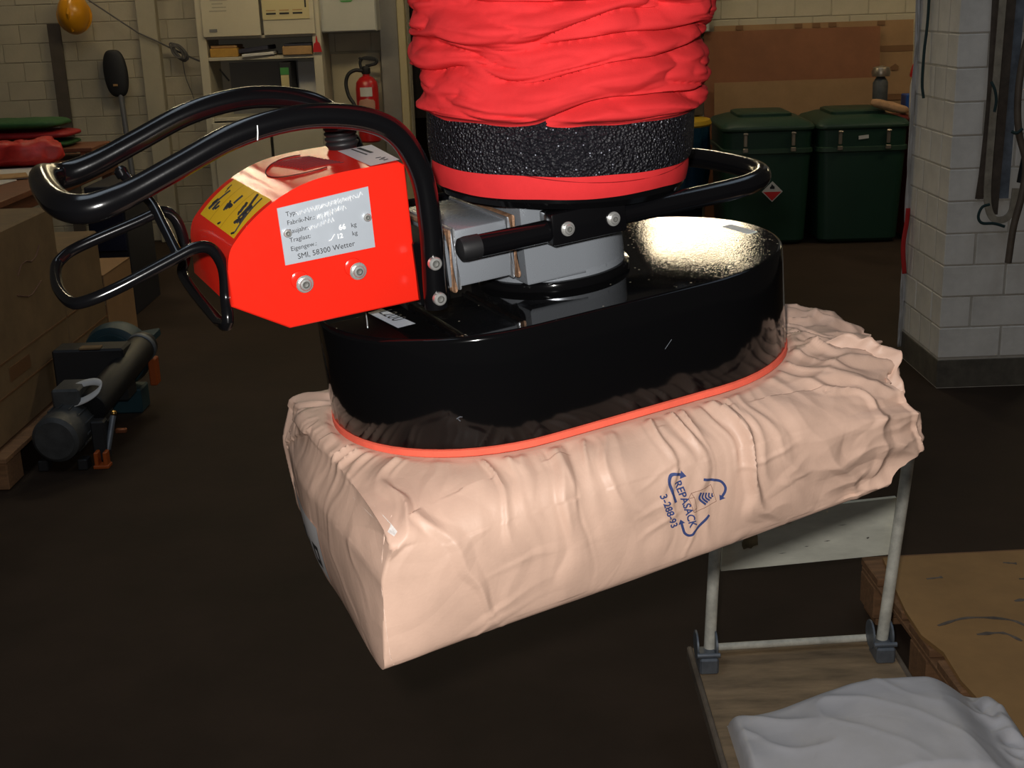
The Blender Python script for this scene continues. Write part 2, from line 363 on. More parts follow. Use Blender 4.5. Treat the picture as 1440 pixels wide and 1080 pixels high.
for r in range(25):
    z = r * 0.125 + 0.0625
    for k in range(-22, 23):
        x = k * 0.25 + (0.125 if r % 2 else 0)
        if OPEN[0] - 0.13 < x < OPEN[1] + 0.13 and z < OPEN[2] + 0.05: continue
        if in_view(x, z):
            o = link('brick', full, wall_back); o.location = (x, WY + 0.0305 - random.uniform(0, 0.0015), z)
        else:
            rest.box((x, WY + 0.031, z), (0.2445, 0.05, 0.1205))
tag(rest.build('brick_field', cream, wall_back), kind='stuff')

# room behind the gateway
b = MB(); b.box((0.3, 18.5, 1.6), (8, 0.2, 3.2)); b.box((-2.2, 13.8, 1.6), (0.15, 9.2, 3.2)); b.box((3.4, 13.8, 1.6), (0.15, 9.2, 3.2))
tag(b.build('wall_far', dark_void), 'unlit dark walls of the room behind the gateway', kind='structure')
# gateway trim
t = MB(); t.box((-0.655, WY - 0.06, 1.25), (0.05, 0.16, 2.5), bevel=0.004)
tag(t.build('trim_1', mat('cream_door_frame', (0.46, 0.38, 0.21), 0.5)), 'cream edge strip of the gateway frame', kind='structure')
t = MB(); t.box((-0.745, WY - 0.04, 1.25), (0.125, 0.10, 2.5), bevel=0.004)
tag(t.build('trim_2', mat('brownish_metal_frame', (0.27, 0.24, 0.19), 0.4, metal=0.3, var=0.1, vscale=4)), 'dull metal gateway post beside the extinguisher', kind='structure')
t = MB(); t.box((1.165, WY - 0.05, 1.25), (0.06, 0.12, 2.5), bevel=0.004)
tag(t.build('trim_3', mat('bluish_grey_frame', (0.22, 0.24, 0.27), 0.5)), 'blue grey gateway post left of the fuse box', kind='structure')
# pilaster on the left wall
t = MB(); t.box((-2.36, WY - 0.04, 1.7), (0.13, 0.08, 3.4), bevel=0.006)
tag(t.build('trim_4', mat('pilaster_cream', (0.42, 0.37, 0.27), 0.7, var=0.08, vscale=4)), 'cream vertical casing on the left part of the back wall', kind='structure')
t = MB(); t.box((-2.015, WY - 0.02, 1.7), (0.05, 0.04, 3.4), bevel=0.004)
tag(t.build('trim_5', MATS['pilaster_cream']), 'narrow cream casing beside the white cabinet', kind='structure')

# pillar of painted blocks (front right)
PX0, PX1, PY0, PY1 = 1.70, 2.075, 4.90, 5.40
p = MB(); p.box(((PX0 + PX1) / 2, (PY0 + PY1) / 2, 1.5), (PX1 - PX0 - 0.006, PY1 - PY0 - 0.006, 3.0))
pillar = tag(p.build('wall_pillar', pil_joint), 'square pillar of grey white painted blocks', kind='structure')
PM = {}
def pbrick(c, s):
    k = tuple(round(v, 3) for v in s)
    if k not in PM: PM[k] = brick_mesh(*k, pil_paint)
    o = link('brick', PM[k], pillar); o.location = c
for r in range(24):
    z = r * 0.125 + 0.0625; h = 0.120
    if r == 0:
        continue
    jit = random.uniform(-0.002, 0.002)
    xs = [(0, 0.24), (0.248, 0.375)] if r % 2 else [(0, 0.115), (0.123, 0.375)]
    for a_, b_ in xs:                                      # front face
        pbrick((PX0 + (a_ + b_) / 2, PY0 + 0.055 + jit, z), (b_ - a_, 0.11, h))
    ys = [(0.118, 0.24), (0.248, 0.375), (0.383, 0.50)] if r % 2 else [(0.118, 0.31), (0.318, 0.50)]
    for a_, b_ in ys:                                      # left face
        pbrick((PX0 + 0.055 - jit, PY0 + (a_ + b_) / 2, z), (0.11, b_ - a_, h))
p = MB(); p.box(((PX0 + PX1) / 2, (PY0 + PY1) / 2, 0.06), (PX1 - PX0, PY1 - PY0, 0.116), bevel=0.004)
tag(p.build('baseboard_pillar', mat('dirty_pillar_foot', (0.10, 0.085, 0.065), 0.8, var=0.3, vscale=14)), 'dirty dark foot course of the block pillar', kind='structure')

# lamps hanging in front of the back wall (above the frame); the two long ones are added to brighten the wall
for x, y, z, hl, lm, lab in ((0.98, 8.0, 3.22, 0.30, 'dim', 'lit hanging trough lamp above the green bins'), (-2.85, 8.0, 3.40, 0.16, 'dim', 'short lit hanging trough lamp above the hard hat'),
                             (-1.25, 7.2, 2.40, 0.60, 'full', 'long added fill lamp hanging unseen before the white cabinet'), (3.30, 7.2, 2.40, 0.60, 'full', 'long added fill lamp hanging unseen right of the pillar')):
    L_ = thing('hanging_lamp', lab, 'lamp', (x, y, z))
    MB().box((0, 0.03, 0.14), (2 * hl + 0.06, 0.30, 0.05), bevel=0.01).build('lamp_housing', lamp_house, L_)
    for dx in (-0.6 * hl, 0.6 * hl): MB().cyl((dx, 0.03, 0.16), (dx, 0.03, 3.62 - z), 0.006, seg=8).build('hanger_rod', grey_metal, L_)
    for i, dy in enumerate((-0.08, 0.08)):
        MB().cyl((-hl, dy, 0.06), (hl, dy, 0.06), 0.028 if lm == 'dim' else 0.045, seg=14).build('lamp_tube', lamp_dim if lm == 'dim' else lamp_fill, L_)

# =================================================================== THE LIFTER
LM = Matrix(((0.9086216851552552, -0.4104839767488323, -0.07687352013592154, 0.05580750553256867),
             (0.40690425816248244, 0.9116103983820658, -0.058270114560820374, 1.3263976675292215),
             (0.09399764866667477, 0.02166532700319658, 0.9953366544295356, 1.168793791806161), (0, 0, 0, 1)))
lifter = thing('vacuum_tube_lifter', 'vacuum tube lifter with red sleeve, red control housing and black oval suction foot', 'vacuum lifter')
lifter.matrix_world = LM
A, R, H = 0.0945, 0.1594, 0.1086
def stadium(a, r, n=28):
    out = []
    for k in range(n + 1):
        t = -math.pi / 2 + math.pi * k / n; out.append((a + r * math.cos(t), r * math.sin(t)))
    for k in range(n + 1):
        t = -math.pi / 2 + math.pi * k / n; out.append((-a - r * math.cos(t), -r * math.sin(t)))
    return out
def stad_rings(specs):
    return [[(x, y, z) for x, y in stadium(A, r)] for r, z in specs]
foot = MB().rings(stad_rings([(R - 0.03, 0.004), (R - 0.001, 0.0), (R, 0.0015), (R, H - 0.005), (R - 0.0008, H - 0.0022), (R - 0.0024, H - 0.0006), (R - 0.005, H)]), cap=True)
foot = foot.build('suction_foot', black_gloss, lifter, sharp=50)
MB().rings(stad_rings([(R - 0.0045, H - 0.001), (R - 0.0045, H + 0.0003)]), cap=True).build('top_plate', dusty_top, foot)
MB().rings(stad_rings([(R - 0.03, -0.009), (R - 0.003, -0.0095), (R + 0.001, -0.007), (R + 0.001, -0.001), (R - 0.004, 0.0005)])).build('seal_ring', seal_m, lifter, sharp=50)
# stickers and marks on the foot
MB().quad((-0.1905, 0.004, H + 0.0006), (-0.2065, 0.0005, H + 0.0006), (-0.2005, -0.0706, H + 0.0006), (-0.1822, -0.0700, H + 0.0006)).build('model_sticker', pale_blue_sticker, foot)
text('L200', 0.0215, ink, foot, (-0.1985, -0.006, H + 0.0009), (0.05, -1, 0), (1, 0.05, 0))
MB().box((0.228, -0.008, H + 0.0005), (0.012, 0.050, 0.0004)).build('blank_sticker', pale_blue_sticker, foot)
MB().tube([(-0.2085, 0.0, H + 0.0007), (-0.2150, -0.022, H + 0.0007), (-0.2225, -0.046, H + 0.0007)], 0.0006, 6).build('paint_scratch', etch, foot)
scr = MB()
for x0, z0, x1, z1 in ((-0.1865, 0.0405, -0.1825, 0.0418), (-0.1840, 0.0418, -0.1808, 0.0410), (-0.1850, 0.0398, -0.1832, 0.0376)):
    scr.tube([(x0, -R - 0.0001, z0), (x1, -R - 0.0001, z1)], 0.0005, 5)
scr.build('paint_chip', galv, foot)
MB().tube([(0.035, -R - 0.0001, 0.054), (0.043, -R - 0.0001, 0.062)], 0.00025, 5).build('paint_scratch', galv, foot)

# grey swivel block, flange and arm
def rounded_block(hw, x0, n=18):
    pts = [(x0, -hw)]
    for k in range(n + 1):
        t = -math.pi / 2 + math.pi * k / n; pts.append((hw * math.cos(t), hw * math.sin(t)))
    pts.append((x0, hw)); return pts
MB().lathe([(0.0800, H - 0.001), (0.0800, H + 0.006), (0.0785, H + 0.0085), (0.070, H + 0.010)], seg=64).build('swivel_flange', black_gloss, lifter)
MB().lathe([(0.0755, H + 0.009), (0.0755, H + 0.016), (0.070, H + 0.017)], seg=64).build('swivel_ring', steel_grey, lifter)
blk = MB().prism(rounded_block(0.0755, -0.0645), 0.1215, 0.2005, 'z', bevel=0.003).build('swivel_block', steel_grey, lifter)
arm = MB().box((-0.1045, 0, 0.1620), (0.064, 0.140, 0.056), bevel=0.003, seg=2).build('arm', steel_grey, lifter)
MB().box((-0.1660, 0, 0.1580), (0.056, 0.134, 0.048), bevel=0.003, seg=2).build('arm_end', steel_grey, lifter)
def frame_ring(x, hy, z0, z1, r, m, nm, par):
    MB().tube([(x, -hy, z0), (x, hy, z0), (x, hy, z1), (x, -hy, z1)], r, 8, close=True).build(nm, m, par)
frame_ring(-0.0715, 0.0705, 0.1340, 0.1905, 0.0032, weld_m, 'weld_bead', arm)
frame_ring(-0.0770, 0.0705, 0.1340, 0.1905, 0.0022, weld_bright, 'weld_edge', arm)
frame_ring(-0.1385, 0.0705, 0.1330, 0.1890, 0.0030, weld_m, 'weld_bead', arm)
frame_ring(-0.1335, 0.0705, 0.1340, 0.1905, 0.0022, weld_bright, 'weld_edge', arm)

# red sleeve on the tube
TC = Vector((0.0185, 0.0, 0.2085)); TA = Vector((0.085, -0.045, 1.0)).normalized()
TU = Vector((1, 0, -0.085)).normalized(); TU = (TU - TA * TU.dot(TA)).normalized(); TV = TA.cross(TU)
def tubept(th, h, r): return TC + TA * h + (TU * math.cos(th) + TV * math.sin(th)) * r
MB().lathe([(0.100, -0.012), (0.124, -0.010), (0.1275, -0.004), (0.1265, 0.004), (0.110, 0.006)], TC, TA, 72).build('connector_ring', black_gloss, lifter)
def hem(u, v):
    th = u * 2 * math.pi
    low = -0.001 + 0.004 * ns(math.cos(th) * 1.5, math.sin(th) * 1.5, 3)
    h = low + v * (0.030 - low)
    bulge = 0.003 * math.sin(v * math.pi) if v < 1 else 0
    return tubept(th, h, 0.1275 + bulge + 0.0012 * ns(math.cos(th) * 5, math.sin(th) * 5, h * 30) + 0.001 * (1 - v))
hm = MB().grid(hem, 160, 12, True).build('sleeve_hem', sleeve_m, lifter, sharp=60)
MB().tube([tubept(-math.pi / 2 + t * 0.9 / 20, 0.0145 + 0.010 * (abs(t) / 20) ** 2 - 0.002 * t / 20, 0.1312 - 0.0006 * abs(t) / 20) for t in range(-20, 21)], 0.00045, 5).build('stitch_line', red_cloth, hm)
def band(u, v):
    th = u * 2 * math.pi
    h = 0.022 + v * 0.055 + 0.0016 * ns(math.cos(th) * 2, math.sin(th) * 2, 9)
    return tubept(th, h, 0.1325 + 0.0022 * math.sin(v * math.pi) ** 0.5 + 0.0012 * ns(math.cos(th) * 3, math.sin(th) * 3, 1))
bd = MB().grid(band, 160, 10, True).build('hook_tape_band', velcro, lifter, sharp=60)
def tail(u, v):
    th = -0.52 + u * 0.50
    return tubept(th, 0.020 + v * 0.058 + 0.003 * math.sin(u * 3), 0.1350 + 0.0035 * math.sin(u * 2.2))
MB().grid(tail, 24, 6).build('tape_tail', black_dull, bd, sharp=60)
def sleeve(u, v):
    th = u * 2 * math.pi; h = 0.066 + v * 0.62
    cx, cy = math.cos(th), math.sin(th)
    warp = 0.011 * ns(cx * 0.9, cy * 0.9, h * 4) + 0.007 * ns(cx * 2.2, cy * 2.2, h * 12 + 4)
    g = h + warp
    n1 = ns(cx * 0.85 + 5, cy * 0.85, g * 34); n2 = ns(cx * 1.5, cy * 1.5 + 9, g * 62); n3 = ns(cx * 2.6 + 3, cy * 2.6, g * 120)
    puff1 = min(1.0, abs(n1) * 2.6) ** 0.62; puff2 = min(1.0, abs(n2) * 2.6) ** 0.7; puff3 = min(1, abs(n3) * 2.5)
    r = 0.1265 + 0.0175 * puff1 + 0.0072 * puff2 + 0.0026 * puff3 + 0.003 * ns(cx * 2, cy * 2, h * 9)
    e = sst(0.066, 0.086, h)
    r = 0.1335 * (1 - e) + r * e
    droop = -0.007 * puff1 * e
    return tubept(th, h + droop, r)
MB().grid(sleeve, 440, 420, True).build('tube_sleeve', sleeve_m, lifter, sharp=75)

# side guide handle around the swivel block
hz = 0.180
hp = [(-0.138, -0.104, hz - 0.001), (-0.05, -0.104, hz - 0.001), (0.05, -0.104, hz), (0.150, -0.104, hz), (0.190, -0.097, hz + 0.001), (0.214, -0.072, hz + 0.002), (0.221, -0.035, hz + 0.003),
      (0.221, 0.035, hz + 0.003), (0.214, 0.072, hz + 0.002), (0.190, 0.097, hz + 0.001), (0.150, 0.104, hz), (0.05, 0.104, hz), (-0.05, 0.104, hz), (-0.138, 0.104, hz)]
hpp = smooth(hp, 6)
gh = MB().tube(hpp, 0.0108, 18).build('guide_handle', black_bar, lifter)
for s in (-1, 1):
    MB().lathe([(0.0112, 0.016), (0.0114, 0.002), (0.0105, -0.003), (0.006, -0.0055), (0.0002, -0.006)], (-0.138, 0.104 * s, hz - 0.0007), (1, 0, 0), 20).build('end_cap', black_rubber, gh)
def bolt(c, d, r, par, socket=True, nm='bolt', washer=True):
    c = Vector(c); d = Vector(d).normalized()
    m = MB()
    if washer: m.lathe([(r * 1.45, -0.0005), (r * 1.45, 0.0012), (r * 1.35, 0.0016), (0.0002, 0.0016)], c, d, 24)
    o = m.lathe([(r, 0.0), (r, r * 0.75), (r * 0.86, r * 0.92), (r * 0.55, r * 0.95), (r * 0.5, r * 0.55), (0.0002, r * 0.45)], c, d, 24).build(nm, chrome, par)
    o.data.materials.append(dark_hole)
    for pg in o.data.polygons:
        rel = pg.center - c; ax_ = rel - d * rel.dot(d)
        if ax_.length < r * 0.53 and rel.dot(d) > r * 0.3: pg.material_index = 1
    return o
for s in (-1, 1):
    cl = MB().box((-0.0125, s * 0.105, 0.1815), (0.080, 0.027, 0.031), bevel=0.0025, seg=2).build('handle_clamp', black_bar, lifter)
    for x in (-0.0366, 0.0125):
        bolt((x, s * 0.1186, 0.1806), (0, s, 0), 0.0048, cl)
    MB().box((-0.0125, s * 0.084, 0.1815), (0.050, 0.022, 0.022), bevel=0.002).build('clamp_spacer', black_bar, lifter)

# red control housing
prof = [(-0.1782, 0.1335), (-0.3042, 0.1353), (-0.3526, 0.1664)]
arc = smooth([(-0.3526, 0.1664, 0), (-0.3475, 0.2080, 0), (-0.3350, 0.2265, 0), (-0.3090, 0.2458, 0), (-0.2760, 0.2598, 0), (-0.2390, 0.2650, 0), (-0.1796, 0.2648, 0)], 8)
ARC = [(q.x, q.y) for q in arc[6:]]
poly = prof + ARC + [(-0.1745, 0.2610)]
BW = 0.081
hs = MB().prism(poly, -BW, BW, 'y', bevel=0.0032, seg=3).build('control_housing', red_paint, lifter, sharp=25)
# nameplate
npc = [(-0.2976, 0.2447), (-0.2126, 0.2485), (-0.2144, 0.1930), (-0.2989, 0.1935)]
YP = -BW - 0.0012
plate = MB().prism(npc, YP, -BW + 0.0005, 'y').build('nameplate', alu_plate, lifter)
xd = Vector((0.085, 0, 0.0022)).normalized(); zd = Vector((-0.022 * 0.04, 0, 1)).normalized(); npo = Vector((-0.2976, YP - 0.0003, 0.2447))
def npt(u, v): return npo + xd * u - Vector((0.0014 / 0.0512, 0, 1)).normalized() * v
for i, s_ in enumerate(('Typ:', 'Fabrik-Nr.:', 'Baujahr:', 'Traglast:', 'Eigengew.:')):
    text(s_, 0.0058, ink, plate, npt(0.0068, 0.0086 + i * 0.0078), xd, zd)
text('kg', 0.0058, ink, plate, npt(0.0645, 0.0312), xd, zd)
text('kg', 0.0058, ink, plate, npt(0.0645, 0.0388), xd, zd)
text('SMI, 58300 Wetter', 0.0069, ink, plate, npt(0.0120, 0.0482), xd, zd)
text('66', 0.0066, etch, plate, npt(0.0530, 0.0312), xd, zd, bold=0.00025)
text('12', 0.0060, etch, plate, npt(0.0500, 0.0385), xd, zd, bold=0.0002)
rs = random.Random(3)
def scribble(u0, v0, u1, v1, n, h):
    pts = []
    for k in range(n):
        t = k / (n - 1); pts.append(npt(u0 + (u1 - u0) * t + rs.uniform(-0.001, 0.001), v0 + (v1 - v0) * t + (h if k % 2 else -h) * rs.uniform(0.4, 1.1)))
    MB().tube(pts, 0.00042, 5).build('scratched_writing', etch, plate)
scribble(0.017, 0.0080, 0.070, 0.0052, 44, 0.0022); scribble(0.030, 0.0070, 0.072, 0.0045, 34, 0.0022)
scribble(0.034, 0.0150, 0.062, 0.0120, 30, 0.0024); scribble(0.036, 0.0165, 0.056, 0.0120, 18, 0.0026)
scribble(0.026, 0.0235, 0.049, 0.0205, 24, 0.0022); scribble(0.043, 0.0400, 0.048, 0.0345, 3, 0.0018); scribble(0.073, 0.0060, 0.078, 0.0030, 6, 0.0020)
for x, z in ((-0.2926, 0.2218), (-0.2182, 0.2215)): bolt((x, YP - 0.0002, z), (0, -1, 0), 0.0036, plate, nm='rivet_screw', washer=False)
for x, z in ((-0.2847, 0.1735), (-0.2340, 0.1746)):
    MB().lathe([(0.0088, -0.0005), (0.0082, 0.0015), (0.0060, 0.0024), (0.0002, 0.0024)], (x - 0.0035, -BW, z + 0.0042), (0, -1, 0), 24).build('bolt_boss', red_paint, hs)
    bolt((x, -BW - 0.001, z), (0, -1, 0), 0.0056, hs)
# things on the curved top of the housing
AL = [0.0]
for i in range(1, len(ARC)): AL.append(AL[-1] + math.dist(ARC[i], ARC[i - 1]))
def surf(s, y, off=0.0004):
    s = min(max(s, 0), AL[-1] - 1e-6)
    for i in range(1, len(ARC)):
        if AL[i] >= s:
            t = (s - AL[i - 1]) / max(1e-9, AL[i] - AL[i - 1]); a_, b_ = ARC[i - 1], ARC[i]
            tx, tz = (b_[0] - a_[0]), (b_[1] - a_[1]); l = math.hypot(tx, tz)
            return Vector((a_[0] + tx * t - tz / l * off, y, a_[1] + tz * t + tx / l * off))
def s_of_x(x):
    for i in range(1, len(ARC)):
        if ARC[i][0] >= x: return AL[i - 1] + (AL[i] - AL[i - 1]) * (x - ARC[i - 1][0]) / max(1e-9, ARC[i][0] - ARC[i - 1][0])
    return AL[-1]
def patch(s0, s1, y0, y1, m, nm, par, off=0.0005, nu=10):
    return MB().grid(lambda u, v: surf(s0 + (s1 - s0) * u, y0 + (y1 - y0) * v, off), nu, 2).build(nm, m, par)
S0, S1 = s_of_x(-0.3375), s_of_x(-0.2990)
lab = patch(S0, S1, -0.074, 0.066, yellow_m, 'warning_label', lifter)
for y in (0.024, -0.020): patch(S0, S1, y, y + 0.0012, yellow_dark, 'label_line', lab, 0.0008)
ry = random.Random(5)
def ink_line(s0, y0, s1, y1, w):
    pts = [surf(s0 + (s1 - s0) * k / 6, y0 + (y1 - y0) * k / 6, 0.0008) for k in range(7)]
    MB().tube(pts, w, 5).build('label_print', ink, lab)
dS = S1 - S0
# three little pictograms of sling use: clusters of short strokes
def cluster(sc0, y0, ds_, dy_, n_, w0):
    for _ in range(n_):
        a_ = sc0 + ry.uniform(-ds_, ds_); y_ = y0 + ry.uniform(-dy_, dy_)
        ink_line(S0 + dS * a_, y_, S0 + dS * min(0.95, a_ + ry.uniform(0.05, 0.16)), y_ + ry.uniform(-0.005, 0.005), ry.uniform(0.5, 1.0) * w0)
cluster(0.42, -0.044, 0.20, 0.010, 12, 0.0019); ink_line(S0 + dS * .30, -0.062, S0 + dS * .95, -0.034, 0.0014); ink_line(S0 + dS * .12, -0.066, S0 + dS * .93, -0.052, 0.0008)
cluster(0.42, 0.004, 0.14, 0.005, 7, 0.0017); ink_line(S0 + dS * .55, -0.003, S0 + dS * .78, -0.004, 0.0011)
cluster(0.26, 0.050, 0.07, 0.005, 5, 0.0015); ink_line(S0 + dS * .30, 0.047, S0 + dS * .74, 0.040, 0.0009); cluster(0.26, 0.034, 0.06, 0.004, 4, 0.0015)
cluster(0.70, 0.050, 0.06, 0.004, 2, 0.0006); ink_line(S0 + dS * .05, -0.006, S0 + dS * .10, -0.010, 0.0010); ink_line(S0 + dS * .05, -0.060, S0 + dS * .10, -0.066, 0.0010)
# white sticker with two lines of print on the flat top
st = MB().quad((-0.2016, 0.034, 0.2656), (-0.1660, 0.036, 0.2656), (-0.1768, -0.0745, 0.2656), (-0.2065, -0.0790, 0.2656)).build('inspection_sticker', white_sticker, lifter)
MB().box((-0.182, 0.008, 0.2659), (0.0035, 0.040, 0.0003)).build('label_print', ink, st)
MB().box((-0.189, 0.005, 0.2659), (0.0016, 0.046, 0.0003)).build('label_print', ink, st)
for k in range(4): MB().box((-0.186 + ry.uniform(-.004, .004), -0.045 - 0.006 * k, 0.2659), (0.0050, 0.0016, 0.0003), Matrix.Rotation(0.5 * (k % 2), 3, 'Z')).build('label_print', ink, st)
# embossed oval fan mark
em = MB()
cx, cy = -0.246, 0.004
em.tube([surf(s_of_x(cx + 0.034 * math.cos(a_)), cy + 0.050 * math.sin(a_), 0.0006) for a_ in [math.radians(70 + 8 * k) for k in range(28)]], 0.0006, 5)
for k in range(11):
    y0 = cy + 0.040 - k * 0.0068
    em.tube([surf(s_of_x(cx - 0.020 + 0.0012 * k + 0.004 * j), y0 - 0.00015 * j * j, 0.0006) for j in range(0, 10)], 0.00045, 5)
em.build('fan_emblem', mat('dark_red_groove', (0.10, 0.006, 0.006), 0.5), hs)
# ribbed black push knob
kp = [(0.0135, -0.001)]
for k in range(4): kp += [(0.0150, 0.003 + k * 0.0052), (0.0165, 0.0045 + k * 0.0052), (0.0165, 0.0062 + k * 0.0052), (0.0146, 0.0078 + k * 0.0052)]
kp += [(0.012, 0.0240), (0.0002, 0.0245)]
MB().lathe(kp, (-0.1905, 0.052, 0.2645), (0, 0, 1), 28).build('ribbed_knob', black_rubber, lifter, sharp=60)
# mounting bracket behind the housing
MB().box((-0.1640, 0, 0.1590), (0.030, 0.172, 0.062), bevel=0.002).build('housing_bracket', black_gloss, lifter)

# main handle bar: both sides and the U at the front end
side = [(-0.1690, 0.1280), (-0.1680, 0.1500), (-0.1660, 0.1760), (-0.1640, 0.2100), (-0.1660, 0.2520), (-0.1800, 0.2870), (-0.2040, 0.3065), (-0.2435, 0.3178), (-0.2840, 0.3200), (-0.3290, 0.3135), (-0.3770, 0.2975), (-0.4200, 0.2830), (-0.4480, 0.2770)]
hy = 0.0965
front = [(x, -hy, z) for x, z in side]; back = [(x, hy, z + 0.002) for x, z in side]
endp = [(-0.4640, -0.0880, 0.2775), (-0.4730, -0.0600, 0.2800), (-0.4750, 0.0, 0.2825), (-0.4720, 0.0600, 0.2850), (-0.4620, 0.0880, 0.2810)]
hpts = smooth(front + endp + back[::-1], 6)
rad = []
for q in hpts:
    w = sst(-0.40, -0.455, q.x)
    rad.append(0.0108 + 0.0016 * w)
hb = MB().tube(hpts, rad, 18).build('handle_bar', black_bar, lifter)
for z in (0.173, 0.1394):
    for s in (-1, 1): bolt((-0.1690, s * (hy + 0.0100), z), (0, s, 0), 0.0062, hb, washer=False)
MB().tube([(-0.3075, -hy - 0.0100, 0.3210), (-0.3085, -hy - 0.0112, 0.3150), (-0.3095, -hy - 0.0098, 0.3090)], 0.0006, 5).build('paint_scratch', etch, hb)
# rod lever below the handle
F_ = [(-0.3600, -0.07, 0.1490), (-0.3535, -0.07, 0.1750), (-0.3510, -0.07, 0.2000), (-0.3580, -0.07, 0.2185), (-0.3720, -0.07, 0.2220), (-0.3910, -0.07, 0.2170), (-0.4425, -0.07, 0.2015), (-0.4700, -0.066, 0.1950)]
E_ = [(-0.4810, -0.050, 0.1935), (-0.4850, 0.0, 0.1965), (-0.4800, 0.050, 0.2030)]
B_ = [(-0.3640, 0.07, 0.1640), (-0.3600, 0.07, 0.1850), (-0.3580, 0.07, 0.2060), (-0.3625, 0.07, 0.2260), (-0.3740, 0.07, 0.2330), (-0.3990, 0.07, 0.2275), (-0.4540, 0.07, 0.2150), (-0.4720, 0.064, 0.2085)]
lv = MB().tube(smooth(F_ + E_ + B_[::-1], 6, close=True), 0.0054, 12, close=True).build('release_lever', black_bar, lifter)
MB().tube(smooth([(-0.387, -0.07, 0.2195), (-0.3890, -0.035, 0.2400), (-0.391, -0.005, 0.2560), (-0.400, 0.015, 0.2690), (-0.406, 0.025, 0.2810)], 5), 0.0048, 12).build('lever_link', black_bar, lv)
MB().lathe([(0.0002, -0.001), (0.0058, 0.0), (0.0062, 0.006), (0.004, 0.009)], (-0.406, 0.025, 0.2790), (-0.3, 0.4, 1), 14).build('link_tip', black_bar, lv)

# =================================================================== PAPER SACK HELD BY THE LIFTER
def stad_info(x, y):
    """signed distance outside the foot outline and arc position along it"""
    cx_ = max(-A, min(A, x)); dx = x - cx_; d = math.hypot(dx, y)
    ang = math.atan2(dx, -y)
    if y <= 0: s_ = cx_ + R * ang
    else: s_ = 2 * A + R * math.pi - cx_ + R * (ang if ang >= 0 else ang + 2 * math.pi) - R * math.pi
    return d - R, s_
def sack_base(a, b_, c):
    pe = sst(-0.80, -1.0, a)
    p_ = (6.5 + 9.5 * pe) if c > 0 else 14.0
    m_ = max(abs(b_), abs(c))
    k = m_ / max(1e-6, (abs(b_) ** p_ + abs(c) ** p_) ** (1 / p_))
    bb, cc = b_ * k, c * k
    xe = 0.262 + 0.050 * sst(-0.9, 0.0, c) - 0.022 * sst(0.2, 1.0, c) * sst(-0.5, -1.0, b_) + 0.082 * sst(-1.0, 0.0, b_) - 0.02 * sst(0.4, 1.0, b_)
    x0 = -0.291 - 0.008 * (1 - b_ * b_) * (1 - c * c) + 0.014 * sst(0.4, 1.0, c) - 0.010 * sst(0, -1, b_) * sst(0.5, -1, c) + 0.022 * sst(0, 1, b_)
    t = (a + 1) / 2
    x = x0 + (xe - x0) * t
    y = bb * (0.200 + 0.004 * sst(-0.8, 0, a))
    d, s_ = stad_info(x, y)
    zt = -0.0088 - (0.20 * max(0, d) + 0.5 * max(0, d - 0.06) ** 1.5)
    zb = -0.168 + 0.016 * t - 0.006 * (1 - b_ * b_) * (1 - a * a)
    z = zb + (zt - zb) * (cc + 1) / 2
    if abs(b_) > 0.999: y += math.copysign(0.010 * (1 - c * c) * (1 - a ** 8), b_)
    return Vector((x, y, z))
NX, NY, NZ = 350, 190, 110
bm = bmesh.new()
def face_grid(fn, nu, nv):
    V = [[bm.verts.new(fn(-1 + 2 * i / nu, -1 + 2 * j / nv)) for i in range(nu + 1)] for j in range(nv + 1)]
    for j in range(nv):
        for i in range(nu): bm.faces.new((V[j][i], V[j][i + 1], V[j + 1][i + 1], V[j + 1][i]))
face_grid(lambda u, v: sack_base(u, v, 1), NX, NY); face_grid(lambda u, v: sack_base(u, -v, -1), NX, NY)
face_grid(lambda u, v: sack_base(u, -1, v), NX, NZ); face_grid(lambda u, v: sack_base(-u, 1, v), NX, NZ)
face_grid(lambda u, v: sack_base(-1, -u, v), NY, NZ); face_grid(lambda u, v: sack_base(1, u, v), NY, NZ)
bmesh.ops.remove_doubles(bm, verts=bm.verts, dist=1e-5)
bmesh.ops.recalc_face_normals(bm, faces=bm.faces); bm.normal_update()
def ridge(v): return 1 - min(1, abs(v) * 2.2)
def tent(v, k): return max(0.0, 1 - abs(v) * k)
moves = []
